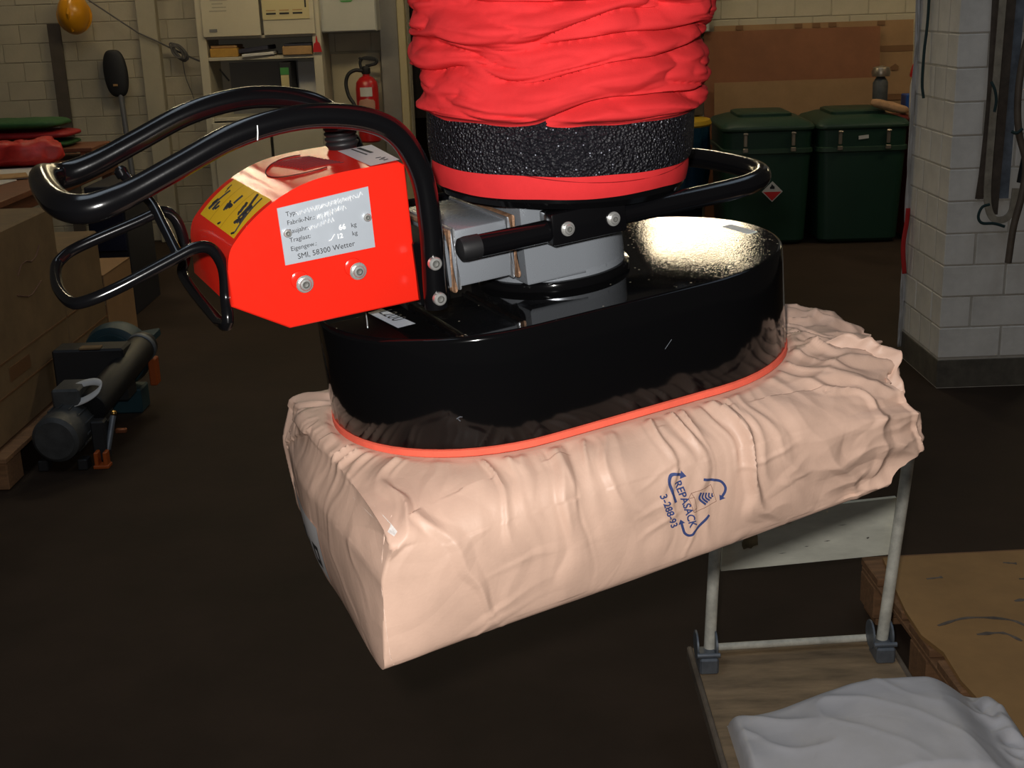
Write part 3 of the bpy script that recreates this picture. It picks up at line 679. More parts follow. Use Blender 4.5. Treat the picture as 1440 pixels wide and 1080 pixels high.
for v in bm.verts:
    p_ = v.co; n_ = v.normal
    d, s_ = stad_info(p_.x, p_.y)
    if d < 0.0005 and n_.z > 0.5: continue
    if n_.z < -0.7: continue
    drop = max(0, -0.012 - p_.z)
    dist = max(0, d) * (1 if n_.z > 0.3 else 0.6) + drop
    up_ = 1.0 if n_.z > -0.35 else 0.15
    wob = 0.9 * ns(p_.x * 8, p_.y * 8, p_.z * 8) + 0.35 * ns(p_.x * 22, p_.y * 22, p_.z * 22)
    e0 = sst(0.0, 0.010, d)
    fade = 1 - 0.75 * sst(-0.10, -0.16, p_.z)
    m1 = sst(-0.15, 0.25, ns(s_ * 9, 3.3, dist * 6)); m2 = sst(-0.2, 0.2, ns(s_ * 15 + 4, 8.3, dist * 9))
    f1 = tent(ns(s_ * 17 + wob, dist * 1.6, 1.7), 6.0); f2 = tent(ns(s_ * 31 + 1.4 * wob, dist * 3.0, 7.1), 5.0); f3 = tent(ns(s_ * 58 + 1.6 * wob, dist * 5, 4.4), 3.0)
    lo = ns(s_ * 11 + wob, dist * 3, 4.2)
    off = e0 * up_ * fade * (0.0088 * f1 * (0.35 + 0.65 * m1) * math.exp(-dist / 0.20) + 0.0060 * f2 * m2 * math.exp(-dist / 0.10)
                             + 0.0022 * f3 * math.exp(-dist / 0.08) + 0.0050 * lo * math.exp(-dist / 0.12))
    off += 0.0012 * ns(p_.x * 24, p_.y * 24, p_.z * 24) * e0
    # crumpled loose end on the far side
    w = sst(0.12, 0.30, p_.x) * e0
    if w > 0:
        q = Vector((p_.x * 0.6 + p_.z * 0.5, p_.y, p_.z))
        wq = 0.6 * ns(p_.x * 12, p_.y * 12, p_.z * 12)
        c1 = tent(ns(q.x * 9 + 2 + wq, q.y * 14, q.z * 17), 3.2); c2 = tent(ns(q.x * 20 + wq, q.y * 27 + 5, q.z * 30), 3.0); c4 = tent(ns(q.x * 40, q.y * 46 + wq, q.z * 52), 2.6); c3 = ns(p_.x * 9, p_.y * 9, p_.z * 9 + 8)
        off += w * up_ * (0.0095 * (c1 - 0.35) + 0.0050 * (c2 - 0.35) + 0.0020 * (c4 - 0.3) + 0.008 * c3)
    # the flat folded end stays nearly smooth
    if p_.x < -0.275 and n_.x < -0.5: off *= 0.35
    # long diagonal creases on the front panel
    if n_.y < -0.4 and n_.x > -0.4:
        g = ns(p_.x * 11 + p_.z * 4 + 3 + 0.4 * wob, p_.z * 3, 2.0)
        off += 0.0042 * tent(g, 10.0) * (0.3 + 0.7 * m1) * fade
        g = ns(p_.x * 5 + 9, p_.z * 22 - p_.x * 6 + 0.3 * wob, 6.0)
        off += 0.0014 * tent(g, 9.0) * m2
    moves.append((v, n_ * off))
for v, o_ in moves: v.co += o_
# no paper may rise into the foot
for v in bm.verts:
    d, s_ = stad_info(v.co.x, v.co.y)
    if d < 0.002: v.co.z = min(v.co.z, -0.0088) if v.co.z > -0.05 else v.co.z
    elif d < 0.02 and v.co.z > -0.004: v.co.z = -0.004
bm.normal_update()
SACKBVH = BVHTree.FromBMesh(bm)
me = bpy.data.meshes.new('paper_body'); bm.to_mesh(me); bm.free(); me.materials.append(kraft)
for q in me.polygons: q.use_smooth = True
me.set_sharp_from_angle(angle=math.radians(62))
sack = thing('paper_sack', 'full brown kraft paper sack hanging under the black suction foot', 'paper sack'); sack.matrix_world = LM
body = link('paper_body', me, sack)
# pleated flap of loose paper at the far end
OUTD = Vector((0.78, -0.22, 0.58)).normalized(); FP = []
for k in range(61):
    t_ = k / 60; q = Vector((0.24, -0.085, -0.035)).lerp(Vector((0.24, -0.170, -0.125)), t_)
    r_ = SACKBVH.ray_cast(q + OUTD * 0.25, -OUTD); FP.append((r_[0] if r_[0] is not None else q + OUTD * 0.09))
for _ in range(6): FP = [FP[0]] + [(FP[i - 1] + FP[i] * 2 + FP[i + 1]) / 4 for i in range(1, 60)] + [FP[60]]
def flap(u, v):
    q = FP[int(round(u * 60))] - OUTD * 0.005
    w_ = (0.018 * (1 - 0.45 * u) * sst(0, 0.06, u) * (1 - sst(0.8, 1.0, u)) + 0.006) * (1 + 0.5 * ns(u * 9, 2, 2))
    o_ = v * w_
    return q + OUTD * o_ + Vector((0.004 * ns(u * 14, v * 2, 1), 0.004 * ns(u * 12, v, 5), 0.004 * ns(u * 13, v, 9))) * v
fl = MB().grid(flap, 61, 8).build('loose_flap', kraft, sack, sharp=60)
sm = fl.modifiers.new('thickness', 'SOLIDIFY'); sm.thickness = 0.0006
# stitched seam at the near corner and worn corner tip
def hit(o_, d_):
    r_ = SACKBVH.ray_cast(Vector(o_), Vector(d_).normalized()); return (r_[0], r_[1])
pts = []
for k in range(15):
    z = -0.028 - 0.130 * k / 14
    h0, n0 = hit((-0.50, -0.400, z), (0.2068, 0.200, 0))
    if h0: pts.append(h0 + Vector((0.0006, 0.0004, 0)) + Vector((0.0012 * ns(k * .9, 1, 1), 0.0012 * ns(k * .9, 5, 1), 0)))
if len(pts) > 3: MB().tube(pts, 0.0007, 6).build('stitched_seam', kraft_pale, sack)

wc = []
for k in range(9):
    t_ = k / 8; x_ = -0.2875 + 0.018 * t_; z_ = -0.012 - 0.024 * t_; wdt = 0.0045 * math.sin(math.pi * (0.15 + 0.7 * t_)) * (1 + 0.5 * ns(k * 1.7, 2, 2))
    a_ = SACKBVH.ray_cast(Vector((x_ - wdt, -0.5, z_ - wdt * 0.6)), Vector((0, 1, 0)))[0]; b_ = SACKBVH.ray_cast(Vector((x_ + wdt, -0.5, z_ + wdt * 0.6)), Vector((0, 1, 0)))[0]
    if a_ and b_: wc.append((a_ + Vector((0, -0.0007, 0)), b_ + Vector((0, -0.0007, 0))))
if len(wc) > 2:
    mb_ = MB(); vv = [(mb_.bm.verts.new(a_), mb_.bm.verts.new(b_)) for a_, b_ in wc]
    for k in range(len(vv) - 1): mb_.bm.faces.new((vv[k][0], vv[k][1], vv[k + 1][1], vv[k + 1][0]))
    mb_.build('worn_corner', mat('white_abraded_paper', (0.80, 0.74, 0.70), 0.8, var=0.3, vscale=150), sack)
# ---- print on the front panel (crop coordinates of the mark -> panel plane)
def pr(cx_, cy_):
    u = cx_ / 1246.0; v = cy_ / 1080.0
    return (-0.0277 + 0.1179 * u - 0.0082 * v, -0.0238 - 0.0333 * u - 0.0947 * v)
def on_sack(x, z, off=0.0006):
    r_ = SACKBVH.ray_cast(Vector((x, -0.5, z)), Vector((0, 1, 0)))
    if r_[0] is None: return Vector((x, -0.21, z))
    return r_[0] + Vector((0, -off, 0))
def print_poly(pts, nm, m=blue_ink):
    b_ = bmesh.new(); b_.faces.new([b_.verts.new((x, 0, z)) for x, z in (pr(*q) for q in pts)])
    finish_print(b_, nm, m)
def finish_print(b_, nm, m):
    bmesh.ops.triangulate(b_, faces=b_.faces)
    for _ in range(3):
        es = [e for e in b_.edges if e.calc_length() > 0.0022]
        if not es: break
        bmesh.ops.subdivide_edges(b_, edges=es, cuts=1); bmesh.ops.triangulate(b_, faces=b_.faces)
    for v in b_.verts: v.co = on_sack(v.co.x, v.co.z)
    me_ = bpy.data.meshes.new(nm); b_.to_mesh(me_); b_.free(); me_.materials.append(m)
    return link(nm, me_, body)
def print_stroke(pts, w, nm, m=blue_ink, head=None, sub=6):
    P = smooth([(x, y, 0) for x, y in pts], sub) if len(pts) > 2 else [Vector((*q, 0)) for q in pts]
    b_ = bmesh.new(); prev = None
    for i, q in enumerate(P):
        a_ = P[max(0, i - 1)]; c_ = P[min(len(P) - 1, i + 1)]; t_ = (c_ - a_).normalized(); n_ = Vector((-t_.y, t_.x, 0)) * w / 2
        cur = []
        for s in (1, -1):
            x, z = pr(q.x + s * n_.x, q.y + s * n_.y); cur.append(b_.verts.new((x, 0, z)))
        if prev: b_.faces.new((prev[0], prev[1], cur[1], cur[0]))
        prev = cur
    if head:
        t_ = (P[-1] - P[-3 if len(P) > 2 else 0]).normalized(); n_ = Vector((-t_.y, t_.x, 0)); e_ = P[-1] - t_ * 8
        b_.faces.new([b_.verts.new((pr(q.x, q.y)[0], 0, pr(q.x, q.y)[1])) for q in (e_ + n_ * head, e_ - n_ * head, e_ + t_ * head * 1.35)])
    finish_print(b_, nm, m)
def print_text(body_, size_px, org, ang, bold=0.0):
    me_ = text_mesh(body_, size_px, blue_ink, bold=bold); ca, sa = math.cos(ang), math.sin(ang)
    b_ = bmesh.new(); b_.from_mesh(me_); bpy.data.meshes.remove(me_)
    for v in b_.verts:
        tx, ty = v.co.x, v.co.y
        x, z = pr(org[0] + tx * ca + ty * sa, org[1] + tx * sa - ty * ca); v.co = Vector((x, 0, z))
    finish_print(b_, 'lettering', blue_ink)
print_stroke([(350, 515), (308, 380), (280, 290), (300, 215), (350, 190), (430, 205)], 34, 'recycling_arrow', head=48)
print_stroke([(668, 248), (790, 262), (890, 282), (942, 340), (942, 400), (905, 465)], 30, 'recycling_arrow', head=42)
print_stroke([(752, 675), (680, 770), (600, 868), (570, 915), (525, 925), (478, 895), (455, 840), (432, 770)], 30, 'recycling_arrow', head=42)
print_text('REPASACK', 122, (338, 285), math.radians(70.0), bold=3.0)
print_text('3-288-93', 118, (165, 430), math.radians(69.5), bold=3.0)
for a_, b_ in (((530, 410), (770, 318)), ((770, 318), (838, 515)), ((838, 515), (590, 635)), ((530, 410), (500, 470)), ((500, 470), (560, 632)), ((560, 632), (590, 635)), ((530, 410), (560, 455)), ((560, 455), (600, 585)), ((600, 585), (590, 635)), ((505, 470), (560, 455)), ((555, 615), (600, 585))):
    print_stroke([a_, b_], 5, 'sack_outline', brown_ink)
for k in range(5):
    x0 = 640 + k * 36; y0 = 400 + k * 4
    print_stroke([(x0, y0), (x0 - 14 + k * 3, y0 + 75 - k * 10), (x0 + 66 - k * 12, y0 + 148 - k * 27)], 26 - 2 * k, 'fingerprint_bar')
# label on the folded end, seen edge on
def endpt(y, z, off=0.0012):
    r_ = SACKBVH.ray_cast(Vector((-0.6, y, z)), Vector((1, 0, 0)))
    return (r_[0] if r_[0] is not None else Vector((-0.295, y, z))) + Vector((-off, 0, 0))
def end_quad(y0, y1, z0, z1, m, nm, par, off=0.0012):
    return MB().grid(lambda u, v: endpt(y0 + (y1 - y0) * u, z0 + (z1 - z0) * v, off), 8, 8).build(nm, m, par)
el = end_quad(-0.020, 0.125, -0.155, -0.092, white_sticker, 'product_label', sack)
for y0, y1, z0, z1 in ((-0.004, 0.014, -0.145, -0.138), (-0.006, 0.000, -0.145, -0.120), (0.008, 0.014, -0.145, -0.120), (-0.004, 0.014, -0.126, -0.120), (0.034, 0.044, -0.142, -0.128), (0.055, 0.062, -0.135, -0.120)):
    end_quad(y0, y1, z0, z1, ink, 'label_print', el, 0.0018)

# =================================================================== HAND TROLLEY WITH WHITE SACK
gouge_m = mat('dark_scuff', (0.10, 0.09, 0.075), 0.8)
tr = thing('hand_trolley', 'small platform trolley with worn plywood deck and pale upright board', 'trolley', (0.585, 2.05, 0))
def tl(x, y, z): return (x - 0.585, y - 2.05, z)
MB().box(tl(0.585, 2.03, 0.172), (0.425, 0.96, 0.022), bevel=0.003).build('deck', ply_deck, tr)
for x in (0.368, 0.802): MB().box(tl(x, 2.03, 0.169), (0.012, 0.97, 0.030), bevel=0.003).build('deck_edge', mat('worn_rubber_edge', (0.13, 0.10, 0.075), 0.7, var=0.3, vscale=20), tr)
MB().cyl(tl(0.405, 2.475, 0.200), tl(0.768, 2.495, 0.200), 0.008, seg=12).build('cross_rod', grey_post, tr)
gate = [(0.399, 2.440, 0.190), (0.413, 2.470, 0.410), (0.428, 2.500, 0.560), (0.442, 2.520, 0.660), (0.470, 2.530, 0.705), (0.640, 2.533, 0.715), (0.790, 2.532, 0.712), (0.828, 2.522, 0.675), (0.820, 2.505, 0.590), (0.795, 2.480, 0.400), (0.770, 2.455, 0.205)]
MB().tube([tl(*q) for q in smooth(gate, 5)], 0.0125, 14).build('push_handle', grey_post, tr)
bp_ = [(0.432, 2.498, 0.368), (0.790, 2.500, 0.392), (0.803, 2.512, 0.517), (0.440, 2.512, 0.487)]
pm = MB(); pa = [Vector(tl(*q)) for q in bp_]; off = Vector((0, 0.011, 0))
pm.rings([pa, [q + off for q in pa]]); ub = pm.build('upright_board', ply_panel, tr)
st_m = mat('brown_board_stain', (0.20, 0.155, 0.085), 0.8, var=0.5, vscale=25)
def ubp(u, v, o_=0.0008):
    return (pa[0].lerp(pa[1], u)).lerp(pa[3].lerp(pa[2], u), v) - Vector((0, o_, 0))
rst = random.Random(11)
for u0, v0, lu, lv in ((0.16, 0.50, 0.05, 0.16), (0.30, 0.78, 0.10, 0.07), (0.42, 0.90, 0.12, 0.04), (0.12, 0.74, 0.06, 0.10)):
    mb_ = MB(); ring = []
    for k in range(14):
        a_ = 2 * math.pi * k / 14; r_ = 0.7 + 0.5 * rst.random(); ring.append(ubp(min(0.98, max(0.02, u0 + lu * r_ * math.cos(a_))), min(0.98, max(0.02, v0 + lv * r_ * math.sin(a_)))))
    mb_.quad(*ring); mb_.build('stain', st_m, ub)
for u0, v0, w_, h_2 in ((0.86, 0.34, 0.020, 0.035), (0.62, 0.36, 0.045, 0.016), (0.50, 0.30, 0.030, 0.012), (0.70, 0.62, 0.06, 0.010), (0.36, 0.22, 0.05, 0.010)):
    MB().quad(ubp(u0 - w_ / 2, v0), ubp(u0, v0 - h_2 / 2), ubp(u0 + w_ / 2, v0 + h_2 * 0.2), ubp(u0, v0 + h_2 / 2)).build('scuff', gouge_m, ub)
for x, y in ((0.392, 2.430), (0.768, 2.450)):
    bk = MB().box(tl(x, y - 0.010, 0.200), (0.040, 0.062, 0.036), bevel=0.004).build('hinge_bracket', galv, tr)
    for s in (-1, 1):
        MB().lathe([(0.0002, 0), (0.031, 0.0), (0.031, 0.004), (0.0002, 0.004)], tl(x + s * 0.020 - 0.002, y + 0.012, 0.226), (1, 0, 0), 22).build('hinge_cheek', galv, bk)
    MB().cyl(tl(x - 0.024, y - 0.030, 0.222), tl(x + 0.024, y - 0.030, 0.222), 0.005, seg=10).build('hinge_pin', galv, bk)
for x in (0.425, 0.745):
    for y in (1.66, 2.40):
        w_ = MB().lathe([(0.0002, -0.016), (0.050, -0.016), (0.062, -0.010), (0.062, 0.010), (0.050, 0.016), (0.0002, 0.016)], tl(x, y, 0.062), (1, 0, 0), 24).build('castor_wheel', black_rubber, tr)
        MB().box(tl(x, y, 0.145), (0.05, 0.07, 0.032), bevel=0.003).box(tl(x - 0.022, y, 0.10), (0.004, 0.03, 0.10)).box(tl(x + 0.022, y, 0.10), (0.004, 0.03, 0.10)).build('castor_fork', galv, tr)

def pillow(name, c, s, m, amp=0.02, sc=8, p_=3.0, nu=90, nv=50, seed=0, foldx=0.0):
    """lumpy closed sack: superellipsoid with creases; base at c.z"""
    def f(u, v):
        th = u * 2 * math.pi; ph = (v - 0.5) * math.pi
        def sg(t, e): return math.copysign(abs(t) ** e, t)
        x = sg(math.cos(ph), 0.45) * sg(math.cos(th), 2 / p_); y = sg(math.cos(ph), 0.45) * sg(math.sin(th), 2 / p_); z = sg(math.sin(ph), 0.75)
        P = Vector((x * s[0] / 2, y * s[1] / 2, z * s[2] / 2))
        n = amp * (ns(P.x * sc + seed, P.y * sc, P.z * sc) + 0.6 * ridge(ns(P.x * sc * 1.9, P.y * sc * 1.4 + seed, P.z * sc)) ** 2 - 0.2)
        d = P.normalized() if P.length > 1e-6 else Vector((0, 0, 1))
        P += d * n * (0.3 if z < -0.5 else 1)
        P.z = max(P.z, -s[2] / 2)
        return P + Vector((0, 0, s[2] / 2))
    o = MB().grid(f, nu, nv, True).build(name, m, sharp=70); o.location = c
    return o
# white sack on the trolley
def wsack(u, v):
    # top sheet over a full centre with a flat folded end at the left
    x = -0.265 + 0.53 * u; y = -0.23 + 0.36 * v
    mid = sst(-0.25, 0.02, x) * (1 - 0.80 * sst(0.10, 0.22, x))
    edge_v = min(1, v / 0.10, (1 - v) / 0.16); edge_v = max(0, edge_v); edge_u = max(0, min(1, u / 0.03, (1 - u) / 0.06))
    h = (0.040 + 0.075 * mid) * math.sqrt(max(0, 1 - (1 - edge_v) ** 2)) * math.sqrt(max(0, 1 - (1 - edge_u) ** 2))
    cr = 0.010 * ridge(ns(x * 9 + y * 6, y * 5, 2)) ** 3 * (1 - 0.7 * sst(-0.12, 0.0, x) * (1 - sst(0.15, 0.2, x)))
    cr += 0.004 * ns(x * 20, y * 12, 5) + 0.016 * sst(0.16, 0.22, x) * (ridge(ns(x * 16, y * 18, 9)) - 0.5)
    return Vector((x, y + 0.035 * x, h + cr * edge_v * edge_u))
ws = thing('white_paper_sack', 'white paper sack lying on the plywood trolley deck', 'paper sack', (0.660, 2.070, 0.1835))
MB().grid(wsack, 130, 90).build('sack_top', white_paper_sack, ws, sharp=70)
MB().grid(lambda u, v: Vector((-0.265 + 0.53 * u, -0.23 + 0.36 * v + 0.035 * (-0.265 + 0.53 * u), 0.0003)), 4, 4).build('sack_underside', white_paper_sack, ws)

# =================================================================== PALLET WITH HARDBOARD SHEET
pt = thing('wooden_pallet', 'low wooden pallet standing right of the trolley', 'pallet', (1.45, 2.62, 0), math.radians(2))
for k, y in enumerate((-0.36, -0.18, 0.0, 0.18, 0.36)):
    MB().box((0, y, 0.133), (1.10, 0.135, 0.022), bevel=0.003).build('deck_board', wood_pallet, pt)
for y in (-0.37, 0.0, 0.37): MB().box((0, y, 0.011), (1.08, 0.10, 0.020), bevel=0.003).build('bottom_board', wood_pallet, pt)
for x in (-0.49, 0.0, 0.49):
    for y in (-0.37, 0.0, 0.37): MB().box((x, y, 0.066), (0.12, 0.11, 0.088), bevel=0.004).build('block', wood_pallet, pt)
for x in (-0.49, 0.0, 0.49): MB().box((x, 0, 0.1165), (0.12, 0.84, 0.012), bevel=0.002).build('stringer', wood_pallet, pt)
he = [(-0.505, 0.395), (-0.52, 0.30), (-0.545, 0.245), (-0.530, 0.235), (-0.547, 0.10), (-0.552, -0.02), (-0.532, -0.10), (-0.540, -0.22), (-0.528, -0.36), (-0.50, -0.46), (0.56, -0.46), (0.56, 0.395)]
hb_ = MB().prism(he, 0.1445, 0.1545, 'z'); hb_ = hb_.build('hardboard_sheet', hardboard)
tag(hb_, 'chipped orange brown hardboard sheet lying on the pallet', 'board'); hb_.location = (1.45, 2.62, 0); hb_.rotation_euler.z = math.radians(2)
gouge = mat('grey_gouge', (0.13, 0.105, 0.09), 0.8, var=0.4, vscale=40)
for pts in ([(-0.50, 0.02), (-0.42, 0.05), (-0.33, 0.03), (-0.30, -0.02), (-0.27, -0.06), (-0.22, -0.09), (-0.27, -0.13), (-0.33, -0.17)], [(-0.43, -0.03), (-0.37, -0.03), (-0.345, -0.07)],
            [(-0.28, 0.12), (-0.24, 0.13), (-0.22, 0.145)], [(-0.22, 0.33), (-0.19, 0.32)], [(-0.22, 0.235), (-0.19, 0.23)], [(-0.24, -0.19), (-0.21, -0.215)], [(-0.44, 0.26), (-0.40, 0.265)]):
    MB().tube([(x, y, 0.1545) for x, y in smooth([(q[0], q[1], 0) for q in pts], 4) for x, y in [(x, y)]] if False else [(q.x + 0.003 * ns(i, 1, 2), q.y + 0.003 * ns(i, 7, 2), 0.1543) for i, q in enumerate(smooth([(q[0], q[1], 0) for q in pts], 5))], [0.0034 + 0.007 * abs(ns(i * .7, 3, len(pts))) for i in range((len(pts) - 1) * 5 + 1)], 6, flat=(0.4, 1.0)).build('gouge_mark', gouge, hb_)

# =================================================================== GREEN BINS
def rrect(w, d, r, n=5):
    out = []
    for sx, sy, a0 in ((1, 1, 0), (-1, 1, 90), (-1, -1, 180), (1, -1, 270)):
        for k in range(n + 1):
            t = math.radians(a0 + 90 * k / n); out.append((sx * (w / 2 - r) + r * math.cos(t), sy * (d / 2 - r) + r * math.sin(t)))
    return out
def rr_rings(specs, r=0.06): return [[(x, y, z) for x, y in rrect(w, d, min(r, w / 2.2))] for w, d, z in specs]
def bin_thing(x, y, label):
    g = thing('waste_bin', label, 'bin', (x, y, 0), math.radians(-2), 'lidded green bins at the back wall')
    bd_ = MB().rings(rr_rings([(0.47, 0.60, 0.012), (0.50, 0.63, 0.03), (0.545, 0.68, 0.58), (0.545, 0.68, 0.60)])).build('bin_body', green_bin_m, g)
    MB().rings(rr_rings([(0.552, 0.69, 0.578), (0.566, 0.70, 0.583), (0.566, 0.70, 0.608), (0.552, 0.69, 0.612)])).build('body_rim', green_rim_m, g)
    ld = MB().rings(rr_rings([(0.546, 0.682, 0.610), (0.552, 0.688, 0.715), (0.572, 0.706, 0.722), (0.572, 0.706, 0.748), (0.54, 0.67, 0.766), (0.40, 0.52, 0.792), (0.36, 0.48, 0.796)])).build('bin_lid', green_bin_m, g)
    MB().rings(rr_rings([(0.573, 0.707, 0.724), (0.578, 0.712, 0.728), (0.578, 0.712, 0.742), (0.573, 0.707, 0.746)])).build('lid_rim', green_rim_m, ld)
    MB().rings(rr_rings([(0.34, 0.40, 0.794), (0.34, 0.40, 0.812), (0.30, 0.36, 0.820)], 0.04)).build('lid_grip', green_bin_m, ld)
    for dx in (-0.145, 0.15):
        lt = MB().box((dx, -0.358, 0.672), (0.022, 0.012, 0.085), bevel=0.003).build('toggle_latch', latch_m, g)
        MB().box((dx, -0.362, 0.606), (0.032, 0.014, 0.026), bevel=0.003).build('latch_hook', latch_m, lt)
        MB().cyl((dx - 0.014, -0.366, 0.706), (dx + 0.014, -0.366, 0.706), 0.006, seg=10).build('latch_pin', latch_m, lt)
    return g
bin_a = bin_thing(1.655, 8.36, 'dark green lidded bin with a red and white diamond sticker')
bin_b = bin_thing(2.235, 8.33, 'dark green lidded bin with a small white label on its lid, beside the pillar')
ds = MB().rings([[(0.065 * c_, -0.3295, 0.345 + 0.065 * s_) for c_, s_ in ((1, 0), (0, 1), (-1, 0), (0, -1))], [(0.065 * c_, -0.3265, 0.345 + 0.065 * s_) for c_, s_ in ((1, 0), (0, 1), (-1, 0), (0, -1))]]).build('hazard_sticker', sticker_white, bin_a)
MB().prism([(-0.056, 0.344), (0.0, 0.288), (0.056, 0.344)], -0.3305, -0.3290, 'y').build('red_half', sticker_red, ds)
MB().prism([(-0.014, 0.362), (-0.016, 0.372), (-0.008, 0.381), (-0.004, 0.394), (0.004, 0.384), (0.014, 0.376), (0.013, 0.362)], -0.3305, -0.3290, 'y').build('flame_symbol', ink, ds)
for o_ in (ds,) : o_.location = (0.030, -0.012, 0.0)
MB().box((0.0, -0.3465, 0.668), (0.062, 0.003, 0.022), Matrix.Rotation(math.radians(-6), 3, 'Y')).build('lid_label', sticker_white, bin_b)

# blue film lined bin with yellow top
bb = thing('lined_bin', 'bin lined with blue plastic film under a yellow top', 'bin', (1.04, 8.42, 0))
MB().lathe([(0.19, 0.0), (0.25, 0.04), (0.27, 0.62), (0.27, 0.66)], seg=40).build('bin_body', navy_m, bb)
def bfilm(u, v):
    th = u * 2 * math.pi; h = 0.22 + 0.52 * v
    r = 0.278 + 0.022 * v + 0.014 * ns(math.cos(th) * 5, math.sin(th) * 5, h * 5) + 0.012 * ridge(ns(math.cos(th) * 7, math.sin(th) * 7, h * 2)) ** 2
    return Vector((r * math.cos(th), r * math.sin(th), h))
MB().grid(bfilm, 90, 24, True).build('blue_film', blue_plastic, bb, sharp=70)
MB().lathe([(0.30, 0.735), (0.31, 0.75), (0.30, 0.775), (0.24, 0.79), (0.0002, 0.795)], seg=40).build('yellow_lid', yellow_plastic, bb)
# small dark crate with white side left of the bins
ct = thing('dark_crate', 'small dark crate with a white divider above the blue lined bin', 'crate', (1.16, 8.46, 0.797))
MB().box((0, 0, 0.06), (0.26, 0.20, 0.12), bevel=0.006).build('crate_body', dark_strip, ct)
MB().box((0.02, -0.103, 0.07), (0.035, 0.006, 0.10), bevel=0.001).build('white_divider', sticker_white, ct)

# =================================================================== CARDBOARD AGAINST THE WALL
def board_thing(name, label, x0, x1, z0, z1, y0, lean, m, cat='cardboard'):
    o = MB().rings([[(x0, 0, 0), (x1, 0, 0), (x1, lean, z1 - z0), (x0, lean, z1 - z0)], [(x0, 0.012, 0), (x1, 0.012, 0), (x1, lean + 0.012, z1 - z0), (x0, lean + 0.012, z1 - z0)]]).build(name, m)
    o.location = (0, y0, z0); tag(o, label, cat); return o
c1 = board_thing('cardboard_sheet', 'large red brown cardboard sheet leaning on the wall behind the bins', 1.375, 2.565, 0.0, 1.30, 8.80, 0.13, cardboard)
c2 = board_thing('cardboard_sheet', 'lower tan cardboard sheet in front of the red brown one', 1.43, 2.54, 0.0, 0.97, 8.755, 0.05, cardboard_lt)
c3 = board_thing('cardboard_sheet', 'taped cardboard sheet sticking out right of the red brown one', 1.45, 2.80, 0.0, 1.335, 8.845, 0.125, cardboard_lt)
for z in (1.15, 0.83): MB().box((2.68, 0.105 if z > 1 else 0.07, z), (0.24, 0.006, 0.04)).build('tape_strip', tape_m, c3)
for x in (1.62, 2.02, 2.14, 2.25, 2.58): MB().box((x, 0.118, 1.318), (0.05, 0.004, 0.028)).build('tape_strip', tape_m, c3)
MB().prism([(2.655, 1.005), (2.70, 1.005), (2.705, 1.03), (2.68, 1.05), (2.65, 1.03)], 0.088, 0.092, 'y').build('printed_mark', tape_m, c3)

# fuse box and duct
fb = thing('fuse_box', 'white wall fuse box with small window above the cardboard', 'fuse box', (1.335, WY - 0.03, 1.30))
MB().box((0, -0.03, 0.20), (0.145, 0.10, 0.40), bevel=0.008).build('box_body', panel_white, fb)
MB().box((0.005, -0.083, 0.16), (0.085, 0.006, 0.11), bevel=0.002).build('cover_plate', sticker_white, fb)
MB().box((0.005, -0.087, 0.145), (0.055, 0.004, 0.035), bevel=0.001).build('window_slot', grey_panel_m, fb)
MB().box((0.005, -0.005, -0.010), (0.12, 0.06, 0.022), bevel=0.004).build('cable_gland', grey_panel_m, fb)
du = MB().box((0, 0, 0.60), (0.095, 0.05, 1.20), bevel=0.004).build('cable_duct', panel_white)
du.location = (1.335, WY - 0.035, 0.02); tag(du, 'white vertical cable duct below the fuse box', 'cable duct')

# red cabinet with odds and ends, half hidden by the pillar
rc = thing('red_cabinet', 'dark red metal cabinet squeezed between green bin and pillar', 'cabinet', (2.725, 8.30, 0))
MB().box((0, 0, 0.385), (0.38, 0.50, 0.74), bevel=0.006).build('cabinet_body', dark_red, rc)
MB().box((0, -0.253, 0.385), (0.30, 0.008, 0.68), bevel=0.003).build('cabinet_door', dark_red, rc)
bt = thing('spray_bottle', 'white bottle with a red top standing beside the pillar edge', 'bottle', (2.582, 8.12, 0.927))
MB().lathe([(0.03, -0.17), (0.045, -0.16), (0.047, 0.02), (0.04, 0.07), (0.02, 0.10), (0.018, 0.12)], seg=20).build('bottle_body', sticker_white, bt)
MB().lathe([(0.05, 0.085), (0.052, 0.10), (0.04, 0.15), (0.02, 0.19), (0.0002, 0.20)], seg=20).build('red_cap', ext_red, bt)
cn = thing('metal_canister', 'tarnished metal canister beside the white bottle', 'canister', (2.425, 8.38, 0.806))
MB().lathe([(0.045, 0.0), (0.048, 0.01), (0.048, 0.16), (0.03, 0.19), (0.018, 0.21)], seg=20).build('canister_body', motor_grey, cn)
MB().lathe([(0.055, 0.20), (0.06, 0.225), (0.05, 0.255), (0.0002, 0.265)], seg=20).build('metal_head', latch_m, cn)
bx = MB().box((0, 0, 0.045), (0.14, 0.12, 0.09), bevel=0.006)
bx = bx.build('blue_box', blue_box_m); bx.location = (2.655, 8.40, 0.757 + 0.04); tag(bx, 'small bright blue box beside the pillar edge', 'box')
bs = MB().box((0, 0, 0.02), (0.20, 0.14, 0.04), bevel=0.004).build('wooden_tray', wood_pallet); bs.location = (2.695, 8.42, 0.756); tag(bs, 'wooden tray under the blue box', 'tray')
gl = pillow('work_glove', (2.40, 8.10, 0.770), (0.23, 0.10, 0.055), mat('tan_leather', (0.40, 0.22, 0.11), 0.8, var=0.2, vscale=20), amp=0.010, sc=18, nu=36, nv=20)
gl.rotation_euler = (0, math.radians(14), math.radians(-12)); gl.location.z = 0.812
tag(gl, 'tan leather work glove lying at the edge of the green bin', 'glove')

